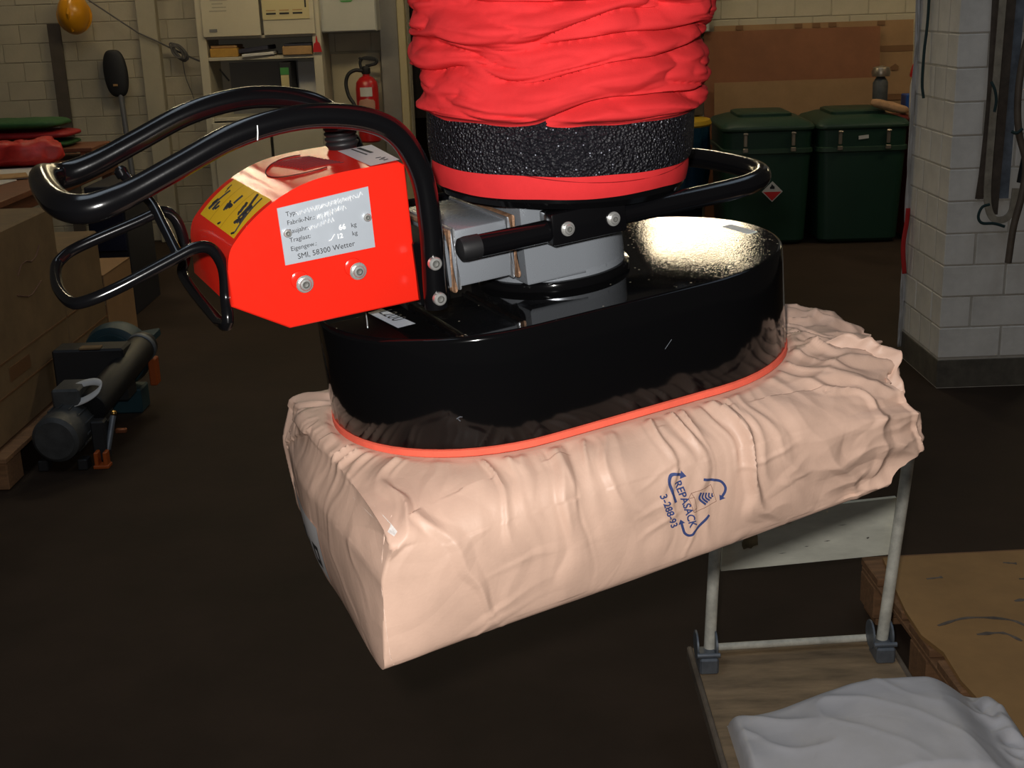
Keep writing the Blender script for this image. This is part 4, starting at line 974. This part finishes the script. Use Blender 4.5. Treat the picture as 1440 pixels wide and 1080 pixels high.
# =================================================================== THINGS ON THE PILLAR
def ribbon(name, pts, w, th, m, label, cat='strap', group=None, sub=6):
    o = MB().tube(smooth(pts, sub), 1.0, 10, flat=(w, th)) if False else None
    P = smooth(pts, sub); mb = MB(); R_ = []
    for i, q in enumerate(P):
        a_ = P[max(0, i - 1)]; c_ = P[min(len(P) - 1, i + 1)]; t_ = (c_ - a_).normalized()
        nrm = Vector((0, -1, 0)); nrm = (nrm - t_ * nrm.dot(t_)).normalized(); sd = t_.cross(nrm)
        R_.append([q + sd * (w / 2) * s1 + nrm * (th / 2) * s2 for s1, s2 in ((-1, -1), (1, -1), (1, 1), (-1, 1))])
    o = mb.rings(R_).build(name, m); return tag(o, label, cat, group)
YF = PY0 - 0.012
GS = 'straps hanging on the pillar'
ribbon('webbing_strap', [(1.822, YF, 1.75), (1.826, YF, 1.49), (1.828, YF - 0.01, 1.15), (1.822, YF - 0.008, 0.90), (1.815, YF, 0.76)], 0.030, 0.006, strap_brown, 'dark brown webbing strap, leftmost of those on the pillar', group=GS)
ribbon('webbing_strap', [(1.848, YF - 0.02, 1.75), (1.842, YF - 0.022, 1.49), (1.838, YF - 0.024, 1.20), (1.835, YF - 0.022, 0.92), (1.838, YF - 0.024, 0.76), (1.862, YF - 0.03, 0.690), (1.905, YF - 0.035, 0.685), (1.935, YF - 0.03, 0.72), (1.942, YF - 0.026, 0.80)], 0.026, 0.006, strap_pale, 'pale dirty webbing strap ending in a loop on the pillar', group=GS)
ribbon('webbing_strap', [(1.880, YF - 0.012, 1.75), (1.876, YF - 0.012, 1.40), (1.872, YF - 0.014, 1.05), (1.868, YF - 0.012, 0.70)], 0.034, 0.006, MATS['dirty_brown_webbing'], 'dark brown webbing strap behind the pale looped strap', group=GS)
ribbon('webbing_strap', [(1.915, YF - 0.004, 1.75), (1.908, YF - 0.006, 1.40), (1.905, YF - 0.006, 1.05), (1.905, YF - 0.004, 0.76)], 0.040, 0.006, strap_blue, 'faded blue grey webbing strap on the pillar', group=GS)
h_ = MB().tube(smooth([(1.975, YF - 0.07, 1.75), (1.950, YF - 0.07, 1.46), (1.918, YF - 0.07, 1.32), (1.905, YF - 0.072, 1.16), (1.918, YF - 0.072, 1.02), (1.955, YF - 0.07, 0.90), (1.950, YF - 0.07, 0.78), (1.930, YF - 0.065, 0.66), (1.922, YF - 0.06, 0.52)], 6), 0.013, 12)
tag(h_.build('rubber_hose', hose_m), 'brown rubber hose hanging lowest on the pillar', 'hose')
h_ = MB().tube(smooth([(1.985, YF - 0.015, 1.75), (1.975, YF - 0.018, 1.40), (1.985, YF - 0.02, 1.05), (1.965, YF - 0.02, 0.82)], 6), 0.018, 12)
tag(h_.build('rubber_hose', black_dull), 'thick black hose at the right edge of the straps', 'hose')
for pts, lab in (([(1.818, YF - 0.03, 1.20), (1.830, YF - 0.04, 1.17), (1.838, YF - 0.04, 1.13), (1.834, YF - 0.04, 1.09)], 'dark green cord knotted round the pale strap'),
                 ([(1.888, YF - 0.080, 1.02), (1.905, YF - 0.090, 1.015), (1.925, YF - 0.088, 1.03)], 'dark green cord tied round the brown hose'),
                 ([(1.840, YF - 0.045, 0.745), (1.812, YF - 0.045, 0.735), (1.800, YF - 0.045, 0.700), (1.815, YF - 0.047, 0.675), (1.86, YF - 0.050, 0.672), (1.90, YF - 0.055, 0.66)], 'dark green cord loop at the bottom of the straps')):
    tag(MB().tube(smooth(pts, 6), 0.0055, 8).build('cord', green_cord), lab, 'cord')
tag(MB().tube(smooth([(1.690, 5.25, 1.75), (1.692, 5.24, 1.45), (1.678, 5.22, 1.30), (1.674, 5.21, 1.18), (1.680, 5.20, 1.12)], 6), 0.006, 8).build('cord', green_cord), 'dark blue green cord hanging on the left face of the pillar', 'cord')
def film(u, v):
    z = 1.85 - 1.80 * v; x = 1.680 + 0.021 * u + 0.007 * ns(u * 2, z * 5, 1) * (1 - u)
    y = 5.36 + 0.012 * u + 0.012 * ns(u * 3, z * 7, 4)
    return Vector((x, y, z))
o = MB().grid(film, 8, 120).build('plastic_film', film_m, sharp=70); o.modifiers.new('thickness', 'SOLIDIFY').thickness = 0.002
tag(o, 'crumpled white plastic film strip along the back edge of the pillar', 'plastic film')
def rtape(u, v):
    z = 0.66 - 0.28 * v; return Vector((1.668 + 0.020 * u + 0.006 * math.sin(z * 22), 5.33 + 0.004 * u, z))
o = MB().grid(rtape, 4, 30).build('barrier_tape', ext_red, sharp=70); o.modifiers.new('thickness', 'SOLIDIFY').thickness = 0.002
tag(o, 'scrap of red tape on the white film beside the pillar', 'tape')

# =================================================================== CABINET WALL ON THE LEFT
cab = thing('wall_cabinet', 'cream cupboard with open shelves and two upper doors', 'cabinet', (-1.56, 8.78, 0))
def cl(x, y, z): return (x + 1.56, y - 8.78, z)
for x in (-1.925, -1.185): MB().box(cl(x, 8.78, 1.05), (0.055, 0.40, 2.10), bevel=0.003).build('side_panel', cab_white, cab)
MB().box(cl(-1.555, 8.965, 1.05), (0.70, 0.02, 2.1)).build('back_panel', cab_white, cab)
for z, th in ((1.245, 0.022), (1.378, 0.02), (0.86, 0.022)): MB().box(cl(-1.555, 8.78, z), (0.686, 0.38, th), bevel=0.002).build('shelf_board', cab_white, cab)
for x, w in ((-1.722, 0.372), (-1.352, 0.330)):
    dr = MB().box(cl(x, 8.565, 1.76), (w, 0.022, 0.75), bevel=0.003).build('upper_door', cab_white, cab)
    dl = MB().box(cl(x, 8.568, 0.44), (w, 0.022, 0.80), bevel=0.003).build('lower_door', cab_white, cab)
MB().box(cl(-1.84, 8.552, 1.425), (0.05, 0.004, 0.018)).build('door_badge', grey_panel_m, cab)
text('Notruf', 0.028, grey_panel_m, cab, cl(-1.86, 8.5525, 1.62), (1, 0, 0), (0, 0, 1)) if False else None
for k in range(6): MB().box(cl(-1.80 + 0.01 * (k % 2), 8.5535, 1.545 + 0.022 * k), (0.11 - 0.02 * (k % 3), 0.002, 0.006)).build('printed_line', mat('faint_grey_print', (0.30, 0.28, 0.23), 0.7), cab)
MB().box(cl(-1.595, 8.885, 1.04), (0.46, 0.012, 0.34)).build('grey_back_board', grey_panel_m, cab)
# poster on the right door
po = MB().box((0, 0, 0), (0.30, 0.004, 0.24)).build('notice_sheet', mat('yellowish_notice', (0.52, 0.44, 0.24), 0.6)); po.location = (-1.365, 8.550, 1.60)
tag(po, 'yellowish printed notice on the right upper cupboard door', 'notice')
for k in range(3): MB().box((-0.095 + 0.085 * k, -0.003, -0.083), (0.062, 0.002, 0.011)).build('printed_block', ink, po)
for k in range(3): MB().box((-0.095 + 0.085 * k, -0.003, -0.063), (0.062, 0.002, 0.006)).build('printed_block', book_tan, po)
MB().box((0.128, -0.003, 0.03), (0.010, 0.002, 0.16)).build('printed_block', ink, po)
# things on the shelf
def flat(name, c, s, m, label, cat, rz=0, ry=0):
    o = MB().box((0, 0, s[2] / 2), s, bevel=min(0.004, s[2] * 0.2)).build(name, m); o.location = c; o.rotation_euler = (0, ry, rz); return tag(o, label, cat)
flat('file_box', (-1.795, 8.72, 1.2565), (0.18, 0.24, 0.055), book_yellow, 'ochre box lying at the left end of the open shelf', 'box')
flat('brochure', (-1.80, 8.74, 1.312), (0.17, 0.22, 0.018), book_tan, 'brownish brochure on top of the ochre box', 'brochure')
flat('paper_stack', (-1.575, 8.68, 1.2565), (0.21, 0.22, 0.020), paper_white, 'white paper stack in the middle of the open shelf', 'papers', 0.05, math.radians(-3))
flat('folder', (-1.60, 8.73, 1.284), (0.20, 0.22, 0.028), book_dark, 'dark folder lying on the white paper stack', 'folder', -0.08, math.radians(-6))
flat('file_box', (-1.315, 8.70, 1.2565), (0.19, 0.26, 0.055), book_tan, 'tan box lying at the right end of the open shelf', 'box')
flat('brochure', (-1.31, 8.71, 1.312), (0.18, 0.25, 0.014), book_dark, 'dark brochure on top of the tan box', 'brochure')
bn = thing('ring_binder', 'black ring binder with green and pale yellow spine in the lower shelf', 'binder', (-1.405, 8.70, 0.871))
MB().box((0, 0, 0.17), (0.075, 0.24, 0.34), bevel=0.003).build('binder_cover', ink, bn)
MB().box((-0.004, -0.1215, 0.285), (0.055, 0.003, 0.045)).build('spine_band', binder_green, bn)
MB().box((-0.004, -0.1215, 0.135), (0.052, 0.003, 0.25)).build('spine_label', binder_pale, bn)
flat('paper_sheet', (-1.285, 8.80, 0.871), (0.14, 0.02, 0.335), paper_white, 'pale board standing right of the ring binder', 'board')
# red tag
tgp = thing('red_tag', 'small red tag hanging on the cupboard side', 'tag', (-1.183, 8.565, 1.27))
MB().prism([(-0.028, 0.0), (0.030, 0.0), (0.018, 0.055), (0.006, 0.065), (0.003, 0.10), (-0.003, 0.10), (-0.008, 0.060), (-0.020, 0.052)], -0.008, 0.0, 'y').build('tag_body', ext_red, tgp)
# hanging pale cabinet
hc = thing('hanging_cabinet', 'pale grey wall cabinet above the fire extinguisher', 'cabinet', (-0.985, 8.82, 1.385))
MB().box((0, 0.0, 0.35), (0.375, 0.32, 0.70), bevel=0.004).build('cabinet_body', panel_white, hc)
MB().box((0, -0.168, 0.352), (0.365, 0.014, 0.69), bevel=0.003).build('cabinet_door', panel_white, hc)
MB().prism([(-0.045, 0.20), (0.045, 0.20), (0.03, 0.188), (-0.03, 0.188)], -0.179, -0.176, 'y').build('green_emblem', binder_green, hc)

# fire extinguisher
fe = thing('fire_extinguisher', 'red fire extinguisher with black hose on the wall beside the gateway', 'fire extinguisher', (-0.905, 8.82, 0.66))
MB().lathe([(0.066, 0.0), (0.074, 0.010), (0.076, 0.35), (0.070, 0.395), (0.045, 0.425), (0.024, 0.435), (0.022, 0.455)], seg=32).build('cylinder', ext_red, fe)
MB().lathe([(0.026, 0.448), (0.030, 0.455), (0.030, 0.485), (0.018, 0.50)], seg=20).build('valve', ink, fe)
MB().tube(smooth([(-0.03, 0, 0.485), (-0.035, 0, 0.525), (-0.015, 0, 0.55), (0.03, 0, 0.552), (0.072, 0, 0.54), (0.070, 0, 0.515), (0.035, 0, 0.505), (0.0, 0, 0.50)], 5), 0.010, 10).build('handle', ink, fe)
MB().box((0.012, -0.002, 0.545), (0.11, 0.022, 0.014), Matrix.Rotation(math.radians(8), 3, 'Y'), bevel=0.003).build('squeeze_lever', ink, fe)
MB().tube(smooth([(-0.02, -0.01, 0.47), (-0.07, -0.02, 0.475), (-0.115, -0.03, 0.45), (-0.135, -0.03, 0.39), (-0.120, -0.04, 0.31), (-0.085, -0.06, 0.25), (-0.078, -0.07, 0.16)], 6), 0.0125, 12).build('hose', ink, fe)
def elabel(z0, z1, hw, m, nm, round_=False):
    def f_(u, v):
        a_ = -math.pi / 2 + (u * 2 - 1) * hw * (math.sqrt(max(0.0, 1 - (2 * v - 1) ** 4)) if round_ else 1); return Vector((0.0772 * math.cos(a_), 0.0772 * math.sin(a_), z0 + (z1 - z0) * v))
    MB().grid(f_, 12, 10).build(nm, m, fe)
elabel(0.305, 0.365, 0.55, sticker_white, 'instruction_label'); elabel(0.205, 0.292, 0.78, mat('pinkish_label', (0.48, 0.25, 0.17), 0.6), 'round_label', True)
MB().box((0, 0.12, 0.30), (0.05, 0.09, 0.05), bevel=0.003).build('wall_hook', ink, fe)
# wall panel behind the extinguisher
o = MB().box((0, 0, 0), (0.33, 0.012, 1.24), bevel=0.002).build('wall_panel', mat('cream_panel', (0.50, 0.43, 0.28), 0.6, var=0.04, vscale=3)); o.location = (-0.985, 8.975, 0.62); tag(o, 'cream board panel on the wall behind the fire extinguisher', 'panel')

# =================================================================== THINGS ON THE LEFT WALL
ht = thing('hard_hat', 'orange yellow hard hat hanging on the wall', 'helmet', (-2.815, 8.88, 1.56))
def hat(u, v):
    th = u * 2 * math.pi; ph = v * math.pi / 2
    return Vector((0.105 * math.cos(th) * math.cos(ph), -0.02 - 0.13 * math.sin(ph), 0.135 * math.sin(th) * math.cos(ph)))
MB().grid(hat, 36, 14, True).build('hat_shell', hat_m, ht, sharp=70)
MB().lathe([(0.104, 0.0), (0.118, 0.002), (0.118, 0.008), (0.104, 0.010)], (0, -0.016, -0.012), (0, -1, 0), 36).build('hat_brim', hat_m, ht)
MB().tube([(0, -0.155 + 0.010 * abs(k), 0.11 * k / 6 * 1) for k in range(-6, 7)], 0.010, 8).build('hat_ridge', hat_m, ht)
MB().cyl((0, 0.12, 0.10), (0, -0.05, 0.10), 0.006, seg=8).build('wall_hook', grey_metal, ht)
# wall brush
br = thing('long_brush', 'black oval brush head on a grey handle hanging upright on the wall', 'brush', (-2.588, 8.90, 0.0))
def bhead(u, v):
    th = u * 2 * math.pi; ph = (v - 0.5) * math.pi
    return Vector((-0.010 + 0.082 * math.cos(th) * math.cos(ph) ** 0.6 + 0.02 * math.sin(ph) * -0.3, 0.032 * math.sin(th) * math.cos(ph) ** 0.6, 1.165 + 0.155 * math.sin(ph)))
MB().grid(bhead, 32, 20, True).build('brush_head', ink, br, sharp=70)
MB().cyl((0.006, 0, 1.03), (0.030, 0.02, 0.02), 0.019, seg=14).build('brush_handle', grey_metal, br)
MB().box((-0.012, -0.035, 1.09), (0.03, 0.004, 0.014)).build('brush_badge', book_tan, br)
bdk = MB().box((0, 0, 0.84), (0.085, 0.02, 1.68), bevel=0.002).build('dark_board', dark_strip); bdk.location = (-2.985, 8.93, 0.0); bdk.scale.z = 0.893
tag(bdk, 'dark brown narrow board standing against the wall beside the hard hat', 'board')
# strung cable with knotted bundle
cbl = thing('hanging_cable', 'thin grey cable strung across the wall with a wound bundle', 'cable', (-2.10, 8.90, 1.3))
def wl(x, z, y=8.90): return (x + 2.10, y - 8.90, z - 1.3)
MB().tube([wl(*q) for q in ((-2.80, 1.70), (-2.42, 1.425), (-2.28, 1.355))], 0.005, 8).build('cable_run', cable_m, cbl)
MB().tube([wl(*q) for q in ((-2.28, 1.355), (-2.12, 1.27), (-1.90, 1.17), (-1.84, 1.09))], 0.006, 8).build('cable_run', cable_m, cbl)
for k in range(6):
    c_ = Vector(wl(-2.15, 1.29)); a_ = math.radians(-52); L1 = 0.075 - 0.006 * k
    MB().tube(smooth([c_ + Vector((math.cos(a_) * L1 * math.cos(t) - math.sin(a_) * 0.026 * math.sin(t) + 0.006 * ((k * 7) % 5 - 2), -0.012 - 0.006 * k, math.sin(a_) * L1 * math.cos(t) + math.cos(a_) * 0.026 * math.sin(t))) for t in [i * math.pi / 5 for i in range(10)]], 3, close=True), 0.006, 7, close=True).build('cable_coil', cable_m, cbl)
MB().tube(smooth([wl(-2.14, 1.23), wl(-2.13, 1.12), wl(-2.09, 0.98), wl(-2.07, 0.82)], 5), 0.003, 6).build('loose_end', cable_m, cbl)
# leaning pole in the gateway
o = MB().cyl((-0.56, 9.45, 0.02), (-0.42, 9.6, 2.2), 0.012, seg=10).build('leaning_pole', grey_metal); tag(o, 'thin grey pole leaning in the dark gateway', 'pole')

# =================================================================== TABLE AND CARTONS ON THE LEFT
tb = thing('work_table', 'brown wooden work table at the left edge', 'table', (-2.85, 6.55, 0))
MB().box((0, 0, 0.765), (1.28, 2.05, 0.030), bevel=0.003).build('table_top', wood_brown, tb)
MB().box((0, 0, 0.715), (1.20, 1.96, 0.07), bevel=0.003).build('apron', wood_brown, tb)
for sx in (-1, 1):
    for sy in (-1, 1): MB().box((sx * 0.55, sy * 0.94, 0.34), (0.06, 0.06, 0.68), bevel=0.004).build('leg', wood_brown, tb)
ups = thing('table_shelf', 'brown raised shelf board at the back of the work table', 'shelf', (-2.75, 7.35, 0.781))
MB().box((0, 0, 0.055), (0.95, 0.36, 0.022), bevel=0.003).build('shelf_board', wood_brown, ups)
for x in (-0.42, 0.42): MB().box((x, 0, 0.022), (0.03, 0.34, 0.044), bevel=0.002).build('shelf_foot', wood_brown, ups)
flat('paper_sheet', (-2.48, 6.62, 0.781), (0.34, 0.46, 0.006), paper_white, 'white paper sheet lying on the work table nearest the shelf', 'papers', 0.25)
flat('paper_sheet', (-2.62, 6.20, 0.781), (0.40, 0.34, 0.006), paper_white, 'white paper sheet lying at the front of the work table', 'papers', -0.15)
flat('brochure', (-2.50, 6.42, 0.788), (0.24, 0.18, 0.008), book_tan, 'tan brochure lying on the white sheets on the table', 'brochure', 0.4)
# folded sacks on the table shelf
Z0 = 0.848
for (x, y, z, s, m, nm, lab, cat, sd) in (
        (-2.72, 7.33, Z0, (0.62, 0.34, 0.040), green_cloth, 'folded_sack', 'dark green folded sack at the bottom of the pile on the table shelf', 'sack', 1),
        (-2.70, 7.33, Z0 + 0.048, (0.60, 0.32, 0.045), red_cloth, 'folded_sack', 'dark red folded sack in the middle of the pile', 'sack', 2),
        (-2.74, 7.33, Z0 + 0.102, (0.58, 0.32, 0.055), green_cloth, 'folded_sack', 'dark green folded sack on top of the pile', 'sack', 3)):
    o = pillow(nm, (x, y, z), s, m, amp=0.010, sc=11, p_=5, nu=60, nv=24, seed=sd); tag(o, lab, cat, 'folded sacks on the table shelf')
o = pillow('red_bag', (-2.58, 6.96, 0.790), (0.42, 0.28, 0.13), red_bag_m, amp=0.035, sc=9, p_=3, nu=60, nv=30, seed=8); tag(o, 'crumpled bright red bag lying before the pile of sacks', 'bag')
# big carton in front
BX = -1.765
cb = thing('large_carton', 'large brown cardboard carton on the floor pallet at the left edge', 'carton', (BX - 0.40, 4.56, 0))
MB().box((0, 0, 0.485), (0.80, 0.84, 0.71), bevel=0.006).build('carton_body', cardboard_dk, cb)
for z in (0.400, 0.285): MB().box((0.4015, 0, z), (0.003, 0.83, 0.006)).build('crease_line', tape_m, cb)
MB().box((0.4015, -0.12, 0.345), (0.003, 0.20, 0.05)).build('hand_hole', tape_m, cb)
MB().tube([(0.402, -0.02 + 0.05 * k, 0.66 + 0.02 * math.sin(k * 1.3) + 0.012 * k) for k in range(6)], 0.002, 5).build('pen_line', brown_ink, cb)
MB().tube([(0.402, -0.05 + 0.05 * k, 0.58 + 0.015 * math.sin(k * 1.1 + 2)) for k in range(6)], 0.002, 5).build('pen_line', brown_ink, cb)
cb2 = thing('low_carton', 'lower brown carton standing behind the large carton on the pallet', 'carton', (BX - 0.40, 5.235, 0))
MB().box((0.0, 0, 0.395), (0.80, 0.50, 0.53), bevel=0.006).build('carton_body', cardboard_dk, cb2)
for z in (0.400, 0.285): MB().box((0.4015, 0, z), (0.003, 0.49, 0.006)).build('crease_line', tape_m, cb2)
fp = thing('floor_pallet', 'wooden pallet under the two brown cartons', 'pallet', (BX - 0.38, 4.80, 0))
for k in range(5): MB().box((-0.30 + 0.165 * k, 0, 0.112), (0.13, 1.42, 0.020), bevel=0.003).build('deck_board', wood_pallet, fp)
for x in (-0.30, 0.03, 0.36):
    for y in (-0.62, 0, 0.62): MB().box((x, y, 0.051), (0.11, 0.14, 0.100), bevel=0.004).build('block', wood_pallet, fp)
# dark cabinet behind, with open carton in front
dc = thing('dark_cabinet', 'dark blue black floor cabinet behind the large carton', 'cabinet', (-2.02, 6.95, 0))
MB().box((-0.075, 0, 0.345), (0.20, 0.50, 0.69), bevel=0.004).build('cabinet_body', dark_cab_m, dc)
MB().box((-0.075, -0.253, 0.50), (0.18, 0.010, 0.30), bevel=0.003).build('drawer_front', navy_m, dc)
MB().box((-0.075, -0.260, 0.645), (0.18, 0.012, 0.014), Matrix.Rotation(math.radians(0), 3, 'Y')).build('edge_strip', grey_metal, dc)
oc = thing('open_carton', 'small open cardboard carton with papers inside', 'carton', (-1.99, 6.08, 0.02))
for q, s in (((0, 0, 0.366), (0.22, 0.44, 0.006)), ((0, 0, 0.003), (0.22, 0.44, 0.006)), ((-0.107, 0, 0.185), (0.006, 0.44, 0.36)), ((0.107, 0, 0.185), (0.006, 0.44, 0.36)), ((0, 0.217, 0.185), (0.21, 0.006, 0.36))):
    MB().box(q, s).build('carton_wall', cardboard_lt, oc)
MB().box((-0.055, -0.24, 0.43), (0.10, 0.05, 0.005), Matrix.Rotation(math.radians(35), 3, 'X')).build('carton_flap', cardboard_lt, oc) if False else None
for k in range(4):
    o = MB().box((0, 0, 0.035), (0.17, 0.36, 0.07), bevel=0.003).build('paper_bundle', [paper_white, book_tan, red_cloth, paper_white][k]); o.location = (-1.99 + 0.004 * k, 6.06, 0.029 + 0.0705 * k)
    tag(o, ['white paper bundle, lowest in the open carton', 'tan paper bundle in the open carton', 'red folder bundle in the open carton', 'white paper bundle, topmost in the open carton'][k], 'papers', 'bundles in the open carton')
# =================================================================== VACUUM PUMP ON THE FLOOR
pu = thing('vacuum_pump', 'dusty vacuum pump with grey motor and teal housing beside the carton', 'pump', (-1.58, 4.55, 0))
def pl(x, y, z): return (x + 1.58, y - 4.55, z)
ax = Vector((0.06, 1, 0.05)).normalized()
MB().lathe([(0.0002, -0.004), (0.070, 0.0), (0.084, 0.012), (0.086, 0.06), (0.084, 0.36), (0.06, 0.37)], pl(-1.612, 4.26, 0.122), ax, 32).build('motor', motor_grey, pu)
for k in range(14):
    t = k * 2 * math.pi / 14; c_, s_ = math.cos(t), math.sin(t)
    a0 = Vector(pl(-1.612, 4.26, 0.122)) + ax * 0.09; u_ = ax.orthogonal().normalized(); v_ = ax.cross(u_)
    MB().cyl(a0 + (u_ * c_ + v_ * s_) * 0.087, a0 + ax * 0.25 + (u_ * c_ + v_ * s_) * 0.087, 0.004, seg=6).build('cooling_fin', motor_grey, pu)
MB().box(pl(-1.60, 4.46, 0.235), (0.10, 0.14, 0.07), bevel=0.008).build('terminal_box', motor_grey, pu)
for x in (-1.675, -1.535):
    for y in (4.31, 4.52): MB().box(pl(x, y, 0.020), (0.035, 0.05, 0.04), bevel=0.004).build('motor_foot', ink, pu)
MB().box(pl(-1.60, 4.74, 0.235), (0.27, 0.12, 0.21), bevel=0.008).build('control_case', ink, pu)
MB().box(pl(-1.59, 4.70, 0.343), (0.08, 0.04, 0.008), bevel=0.002).build('case_handle', cardboard_dk, pu)
MB().box(pl(-1.67, 4.672, 0.165), (0.07, 0.006, 0.05), bevel=0.002).build('blue_plate', blue_box_m, pu)
vol = [(0.0002, -0.06), (0.10, -0.06), (0.125, -0.045), (0.135, 0.0), (0.125, 0.045), (0.10, 0.06), (0.0002, 0.06)]
MB().lathe(vol, pl(-1.585, 5.00, 0.235), ax, 40).build('blower_housing', teal_m, pu)
MB().lathe([(0.090, -0.012), (0.096, -0.010), (0.096, 0), (0.07, 0.002)], pl(-1.588, 4.94, 0.238), ax, 32).build('housing_ring', teal_m, pu)
MB().box(pl(-1.47, 4.99, 0.305), (0.11, 0.11, 0.030), Matrix.Rotation(math.radians(-8), 3, 'Y'), bevel=0.004).build('outlet_flange', teal_m, pu)
MB().box(pl(-1.585, 5.00, 0.05), (0.18, 0.12, 0.10), bevel=0.006).build('housing_foot', teal_m, pu)
MB().box(pl(-1.447, 5.00, 0.16), (0.030, 0.06, 0.11), bevel=0.004).build('orange_tab', orange_m, pu)
fl_ = MB().lathe([(0.0002, -0.004), (0.052, 0.0), (0.056, 0.01), (0.056, 0.50), (0.045, 0.52), (0.0002, 0.52)], pl(-1.520, 4.42, 0.190), Vector((0.075, 0.5, 0.11)), 28).build('filter_cylinder', black_rubber, pu)
MB().lathe([(0.058, 0.0), (0.060, 0.004), (0.060, 0.020), (0.058, 0.024)], Vector(pl(-1.520, 4.42, 0.190)) + Vector((0.075, 0.5, 0.11)).normalized() * 0.46, Vector((0.075, 0.5, 0.11)), 28).build('cylinder_band', galv, fl_)
def strap_loop(u, v):
    t = u * 2 * math.pi; return Vector(pl(-1.555 + 0.075 * math.cos(t), 4.42 + 0.03 * math.sin(t) + 0.02 * v, 0.245 + 0.026 * math.sin(t) + 0.022 * math.cos(t) + 0.020 * (v - 0.5)))
o = MB().grid(strap_loop, 40, 3, True).build('white_strap', white_strap_m, pu, sharp=70); o.modifiers.new('thickness', 'SOLIDIFY').thickness = 0.003
MB().box(pl(-1.485, 4.37, 0.085), (0.050, 0.05, 0.15), bevel=0.005).build('valve_block', ink, pu)
MB().cyl(pl(-1.462, 4.36, 0.05), pl(-1.440, 4.40, 0.165), 0.011, seg=12).build('valve_rod', galv, pu)
MB().lathe([(0.0002, -0.006), (0.009, -0.004), (0.012, 0.002), (0.009, 0.010), (0.0002, 0.012)], pl(-1.437, 4.40, 0.172), (0, 0, 1), 14).build('brass_knob', mat('brass', (0.6, 0.38, 0.12), 0.25, metal=1), pu)
for dx in (-0.016, 0.016): MB().box(pl(-1.472 + dx, 4.315, 0.030), (0.014, 0.040, 0.060), bevel=0.003).build('orange_clamp', orange_m, pu)
MB().box(pl(-1.472, 4.315, 0.006), (0.055, 0.045, 0.012), bevel=0.002).build('clamp_base', orange_m, pu)
MB().box(pl(-1.425, 4.42, 0.10), (0.040, 0.02, 0.016), bevel=0.003).build('copper_fitting', mat('copper', (0.35, 0.13, 0.06), 0.4, metal=0.8), pu)
